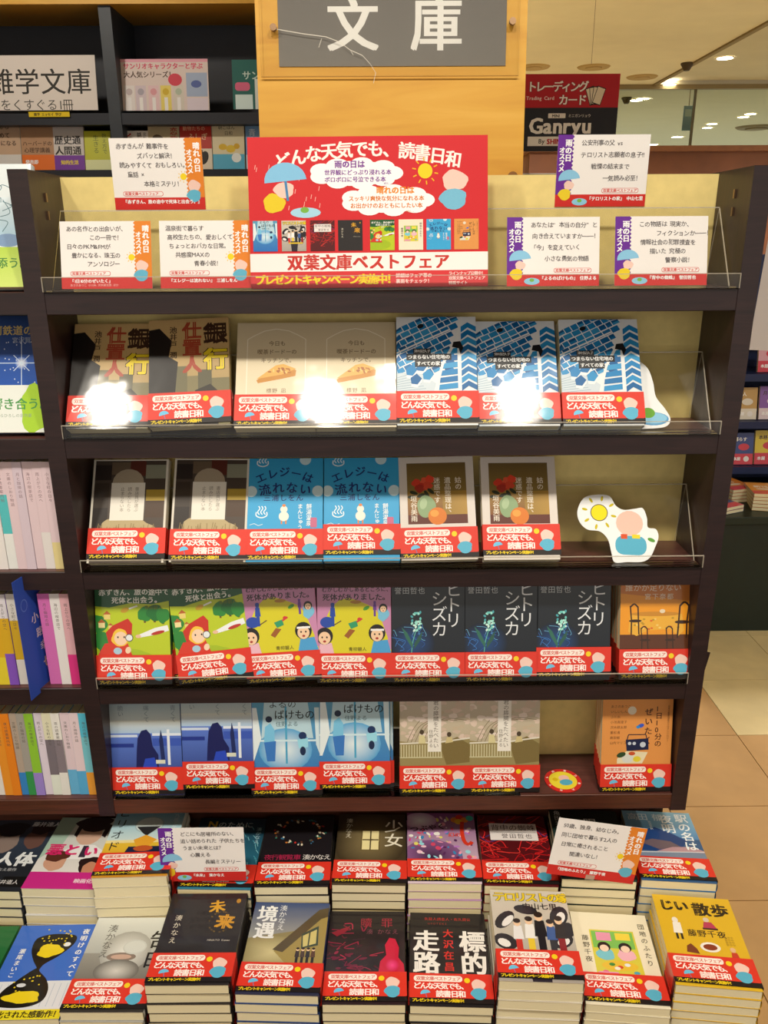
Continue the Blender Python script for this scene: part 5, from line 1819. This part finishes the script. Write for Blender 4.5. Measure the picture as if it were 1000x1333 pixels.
def far_book(key, label, px0, px1, py0, py1, Y, draw, shell, lean=10, t=.012, group='face-out books in the far bookcase', zbase=None):
    a, b = at_y(px0, py1, Y), at_y(px1, py1, Y)
    s = (b.x - a.x) / .105
    al = rad(lean)
    o = book(key, label, ((a.x + b.x) / 2, Y, (a.z if zbase is None else zbase) + t * s * math.sin(al) + .001), (-al, 0, 0), t, group, False, draw=draw, shell=shell)
    o.scale = (s, s, s)
    return o

FB = [
    (-14, 29, 'beige book at the left picture edge', simple('#c9a88c', '#dcd8d4', [('75歳から', 8, 10, 16, '#4a3428', dict(b=.02)), ('やめて', 20, 34, 18, '#4a3428', dict(b=.02)), ('幸せになる', 8, 58, 17, '#4a3428', dict(b=.02))])),
    (30, 72, 'brown book with an orange foot', simple('#b88e6c', '#e8742a', [('ハーバードの', 4, 58, 16, '#5a4030', dict(b=.02)), ('心理学講義', 8, 78, 17, '#5a4030', dict(b=.02)), ('発売即', 10, 116, 14, '#fff', dict(b=.03))])),
    (71, 111, 'white book with a violet foot', simple('#d4ccc8', '#7a3aa4', [('歴史通', 6, 36, 30, '#2c2828', dict(b=.03)), ('人間通', 6, 70, 30, '#2c2828', dict(b=.03)), ('知的生活', 24, 116, 15, '#f0d820', dict(b=.04))])),
    (112, 146, 'lime yellow book', simple('#c8c830', '#e4e8b0', [('数え方で', 70, 8, 20, '#5a6a20', dict(v=True)), ('生きる', 34, 14, 24, '#5a6a20', dict(v=True))], split=.74)),
    (161, 195, 'white book with red and black title', simple('#e6ddd2', None, [('どっち', 8, 8, 30, '#c8342c', dict(v=True, b=.03)), ('話し方で', 60, 6, 19, '#2a2622', dict(v=True, b=.03)), ('変わる', 84, 6, 14, '#2a2622', dict(v=True))])),
    (195, 235, 'tan book with a sketched figure', simple('#c2b08c', '#e8e0d4', [('恋歌', 74, 12, 26, '#b03a30', dict(v=True, b=.02))], [(34, 50, 20, 14, '#5c4a38', 20), (44, 70, 12, 14, '#8a6a48')])),
    (236, 277, 'red book with a black animal shape', simple('#c03428', '#e8dcc8', [('動物たちの', 10, 12, 15, '#f0c8a0'), ('ふしぎ', 26, 34, 22, '#f0c8a0', dict(b=.02))], [(78, 112, 14, 22, '#1c1818', 20), (66, 92, 8, 8, '#1c1818')], .56)),
    (278, 319, 'cream book with a blue foot and yellow fruit', simple('#e4d8b4', '#58b4d8', [('朝ごはん', 20, 10, 14, '#5a4a30'), ('日和', 40, 28, 14, '#5a4a30')], [(34, 78, 14, 10, '#e0b82a'), (60, 84, 16, 12, '#e4c23a'), (80, 76, 10, 9, '#d8ac28'), (78, 112, 16, 15, '#eef4f4')])),
    (321, 360, 'pale blue book beside the plywood board', simple('#7aa4d0', '#c8dcec', [('青空', 10, 14, 26, '#e8f0f8', dict(v=True))])),
]
for i, (a_, b_, d_, f_) in enumerate(FB):
    far_book('far%d' % i, d_ + ', far bookcase upper left', a_, b_, 160, 221, FY + .03, f_, '#d8d0c4', zbase=zs2)

# ------------------------------------------------------------------ hanging sign
HY = 3.4
def dr(c):
    W, H = c.W, c.H
    c.r(0, 0, W, H, '#25262e')
    c.r(0, 0, W, H * .43, '#b8202c')
    c.t('トレーディング', 78, 22, 38, '#1a1416', b=.07, gap=.83)
    c.t('トレーディング', 78, 22, 38, '#f4ece8', b=.03, gap=.83)
    c.t('カード', 196, 66, 38, '#1a1416', b=.07, gap=.9)
    c.t('カード', 196, 66, 38, '#f4ece8', b=.03, gap=.9)
    c.t('Trading Card', 78, 70, 17, '#e8d8d4', b=.02)
    for k in range(4):
        a = -.35 + k * .22
        cx, cy = 318 + k * 9, 72
        P = [(-16, -30), (16, -30), (16, 30), (-16, 30)]
        c.p([(cx + x * math.cos(a) - y * math.sin(a), cy + x * math.sin(a) + y * math.cos(a)) for x, y in P], '#1c1618')
        c.p([(cx + x * .86 * math.cos(a) - y * .9 * math.sin(a), cy + x * .86 * math.sin(a) + y * .9 * math.cos(a)) for x, y in P], '#e8dcc4')
    c.rr(162, 130, 226, 146, 2, '#e8e2dc')
    c.t('MINI', 176, 131, 14, '#2a2a30', b=.03)
    c.t('ミニガンリュウ', 236, 132, 12, '#e8e2dc')
    c.t('Ganryu', 92, 132, 74, '#f0ece8', b=.035, gap=.98)
    c.r(90, 208, 318, 240, '#ece8e4')
    c.t('By', 130, 212, 22, '#2a2a30', b=.02)
    c.t('SHINSEIDO', 162, 212, 24, '#b82028', b=.05, gap=1.0)
hs = board_at('hanging_sign', 'red and black hanging shop sign with white lettering, right of the plywood board', 'sign', 655, 800, 97, 198, HY, dr, W=418, lean=0, thick=6, base='#202026')
part('hanging_wire', box_mesh('hanging_wire', .1, .001, .29, .101, .003, .8), M['metal'], hs)

# brown bookcases far behind, only their tops show
fb = thing('far_low_bookcase', 'brown far bookcase top behind the rack, below the ceiling lamps', 'bookshelf')
q0, q1 = at_y(690, 198, 5.2), at_y(985, 216, 5.2)
part('case_front', box_mesh('case_front', q0.x, 5.2, 0, q1.x + .8, 5.5, q0.z), plain('far_brown', '#7a4a30', .6, var=.15, scale=6), fb)
part('top_rail', box_mesh('top_rail', q0.x - .01, 5.18, q0.z, q1.x + .8, 5.5, q0.z + .03), plain('far_brown_rail', '#94603c', .5, var=.1), fb)
q0, q1 = at_y(890, 146, 7.6), at_y(900, 170, 7.6)
c = Ink(60, 140)
c.g(0, 0, 60, 140, '#a8c0d8', '#8ca8c8')
c.r(10, 20, 50, 60, '#d8e4ec')
o = thing('blue_banner', 'small pale blue banner seen through the glass beside the joint', 'banner', ((q0.x + q1.x) / 2, 7.6, q1.z), mesh=sheet('blue_banner', c, 4, '#a8c0d8'), mat=M['card'])
s = (q1.x - q0.x) / .06
part('cord', box_mesh('cord', -.002, .0, .14, .002, .004, (CE - q1.z) / s), M['metal'], o)
o.scale = (s, 1, s)

# ------------------------------------------------------------------ display island on the right
IY = 2.76
isl = thing('display_island', 'dark green display island with navy shelves at the right picture edge', 'bookshelf')
x0 = at_y(935, 700, IY).x - .25
x1 = x0 + 1.9
zt = at_y(975, 672, IY).z
part('base_cabinet', box_mesh('base_cabinet', x0, IY, 0, x1, IY + .75, zt - .03), M['green'], isl)
part('counter_top', Geo().bevel_box(x0 - .01, IY - .012, zt - .03, x1, IY + .75, zt, .003).mesh('counter_top'), plain('green_counter', '#16261e', .4, var=.1), isl)
SY = 3.06
part('back', box_mesh('back', x0, SY + .2, zt, x1, SY + .22, 1.36), M['navyedge'], isl)
levels = []
for py in (608, 549, 487, 409):
    z = at_y(985, py, SY).z
    levels.append(z)
    part('shelf_board', box_mesh('shelf_board', x0, SY, z - .028, x1, SY + .2, z), M['navyedge'], isl)
part('side_panel', box_mesh('side_panel', x0 - .02, SY, zt, x0, SY + .22, 1.36), M['navyedge'], isl)
cols = [('#3a4a8a', '#d8384a', '暮らす'), ('#e8cc3a', '#d8384a', '本格'), ('#5ab8c8', '#c83a44', '花の国'), ('#e8dcb8', '#c83a44', 'スピリッツ'), ('#c8a05a', '#e8e0d0', '旅人'), ('#8a5ab0', '#e8d8e0', '月夜'), ('#d8643a', '#f0e0c0', '秋風'), ('#4a8a5a', '#e8e8d0', '森の声'), ('#e0a8b8', '#d8384a', '春'), ('#5878b8', '#e8e8e8', '冬空'), ('#e8e0d0', '#d83a40', '波'), ('#c8383c', '#f0e8d8', '火')]
names = ['indigo', 'yellow', 'turquoise', 'cream', 'tan', 'violet', 'rust', 'green', 'pink', 'slate blue', 'ivory', 'scarlet']
n = 0
shelfn = ['lowest', 'middle', 'upper']
for lv in range(3):
    ytop = (552, 490, 428)[lv]
    ybot = (608, 549, 487)[lv]
    xs = ((950, 979), (981, 1012), (1014, 1044), (1046, 1076)) if lv == 0 else ((955, 984), (987, 1017), (1019, 1049), (1051, 1081)) if lv == 1 else ((986, 1016), (1018, 1048))
    for k, (a_, b_) in enumerate(xs):
        bg, ft, w = cols[n % 12]
        pa, pb = at_y(a_, ybot, SY + .03), at_y(b_, ybot, SY + .03)
        f_ = simple(bg, ft, [(w, 14, 20, 20, '#f4f0e0' if n % 2 == 0 else '#4a3020', dict(b=.03)), ('本屋', 12, 112, 18, '#fff', dict(b=.03))], [(60, 66, 26, 16, ft), (74, 122, 13, 13, '#f0ece8')], .66)
        far_book('isl%d' % n, '%s face-out book with a paler foot, %s shelf of the green island' % (names[n], shelfn[lv]), a_, b_, ytop, ybot, SY + .03, f_, bg, group='face-out books on the green island', zbase=levels[lv])
        n += 1
# piles lying on the island counter
IP = [(at_z(975, 640, zt + .04).x - .02, IY + .16, 4, '#e8903a', 'orange', 12), (at_z(988, 655, zt + .05).x + .06, IY + .05, 5, '#e8a83c', 'amber', -14), (at_z(960, 660, zt + .02).x - .02, IY + .03, 2, '#3a5a9a', 'blue-covered', 25), (at_z(990, 615, zt + .06).x + .16, IY + .17, 6, '#3a9a6a', 'green-covered', 4), (at_z(990, 640, zt + .03).x + .27, IY + .04, 4, '#d85a50', 'coral', -5)]
for k, (x, y, cnt, q, nm, yaw) in enumerate(IP):
    for i in range(cnt):
        book('ip%d' % k, '%s book, %s in its pile on the green island counter' % (nm, 'topmost' if i == cnt - 1 else ('lowest' if i == 0 else ('second from bottom', 'third from bottom', 'fourth from bottom', 'fifth from bottom')[i - 1])), (x, y, zt + .0135 * (i + 1)), (rad(-90), 0, rad(yaw + i * 1.2)), .012, 'book piles on the green island', False, draw=simple(q, '#e0505c', [('新刊', 20, 40, 26, '#fff8e8', dict(b=.03))], [(52, 84, 30, 10, '#f4e8d0')], .72), shell=q)
c = Ink(200, 460)
c.r(0, 0, 200, 460, '#e4e0e0')
c.r(30, 60, 170, 90, '#c8c8d4')
pa, pb = at_y(974, 456, 2.9), at_y(1024, 292, 2.9)
c = Ink((pb.x - pa.x) * 1e3, (pb.z - pa.z) * 1e3)
c.r(0, 0, c.W, c.H, '#dcd8da')
thing('hanging_banner', 'plain white hanging sheet at the right picture edge above the navy shelves', 'banner', ((pa.x + pb.x) / 2, 2.9, pa.z), (0, rad(2.5), 0), mesh=sheet('hanging_banner', c, 1, '#dcd8da'), mat=M['card'])
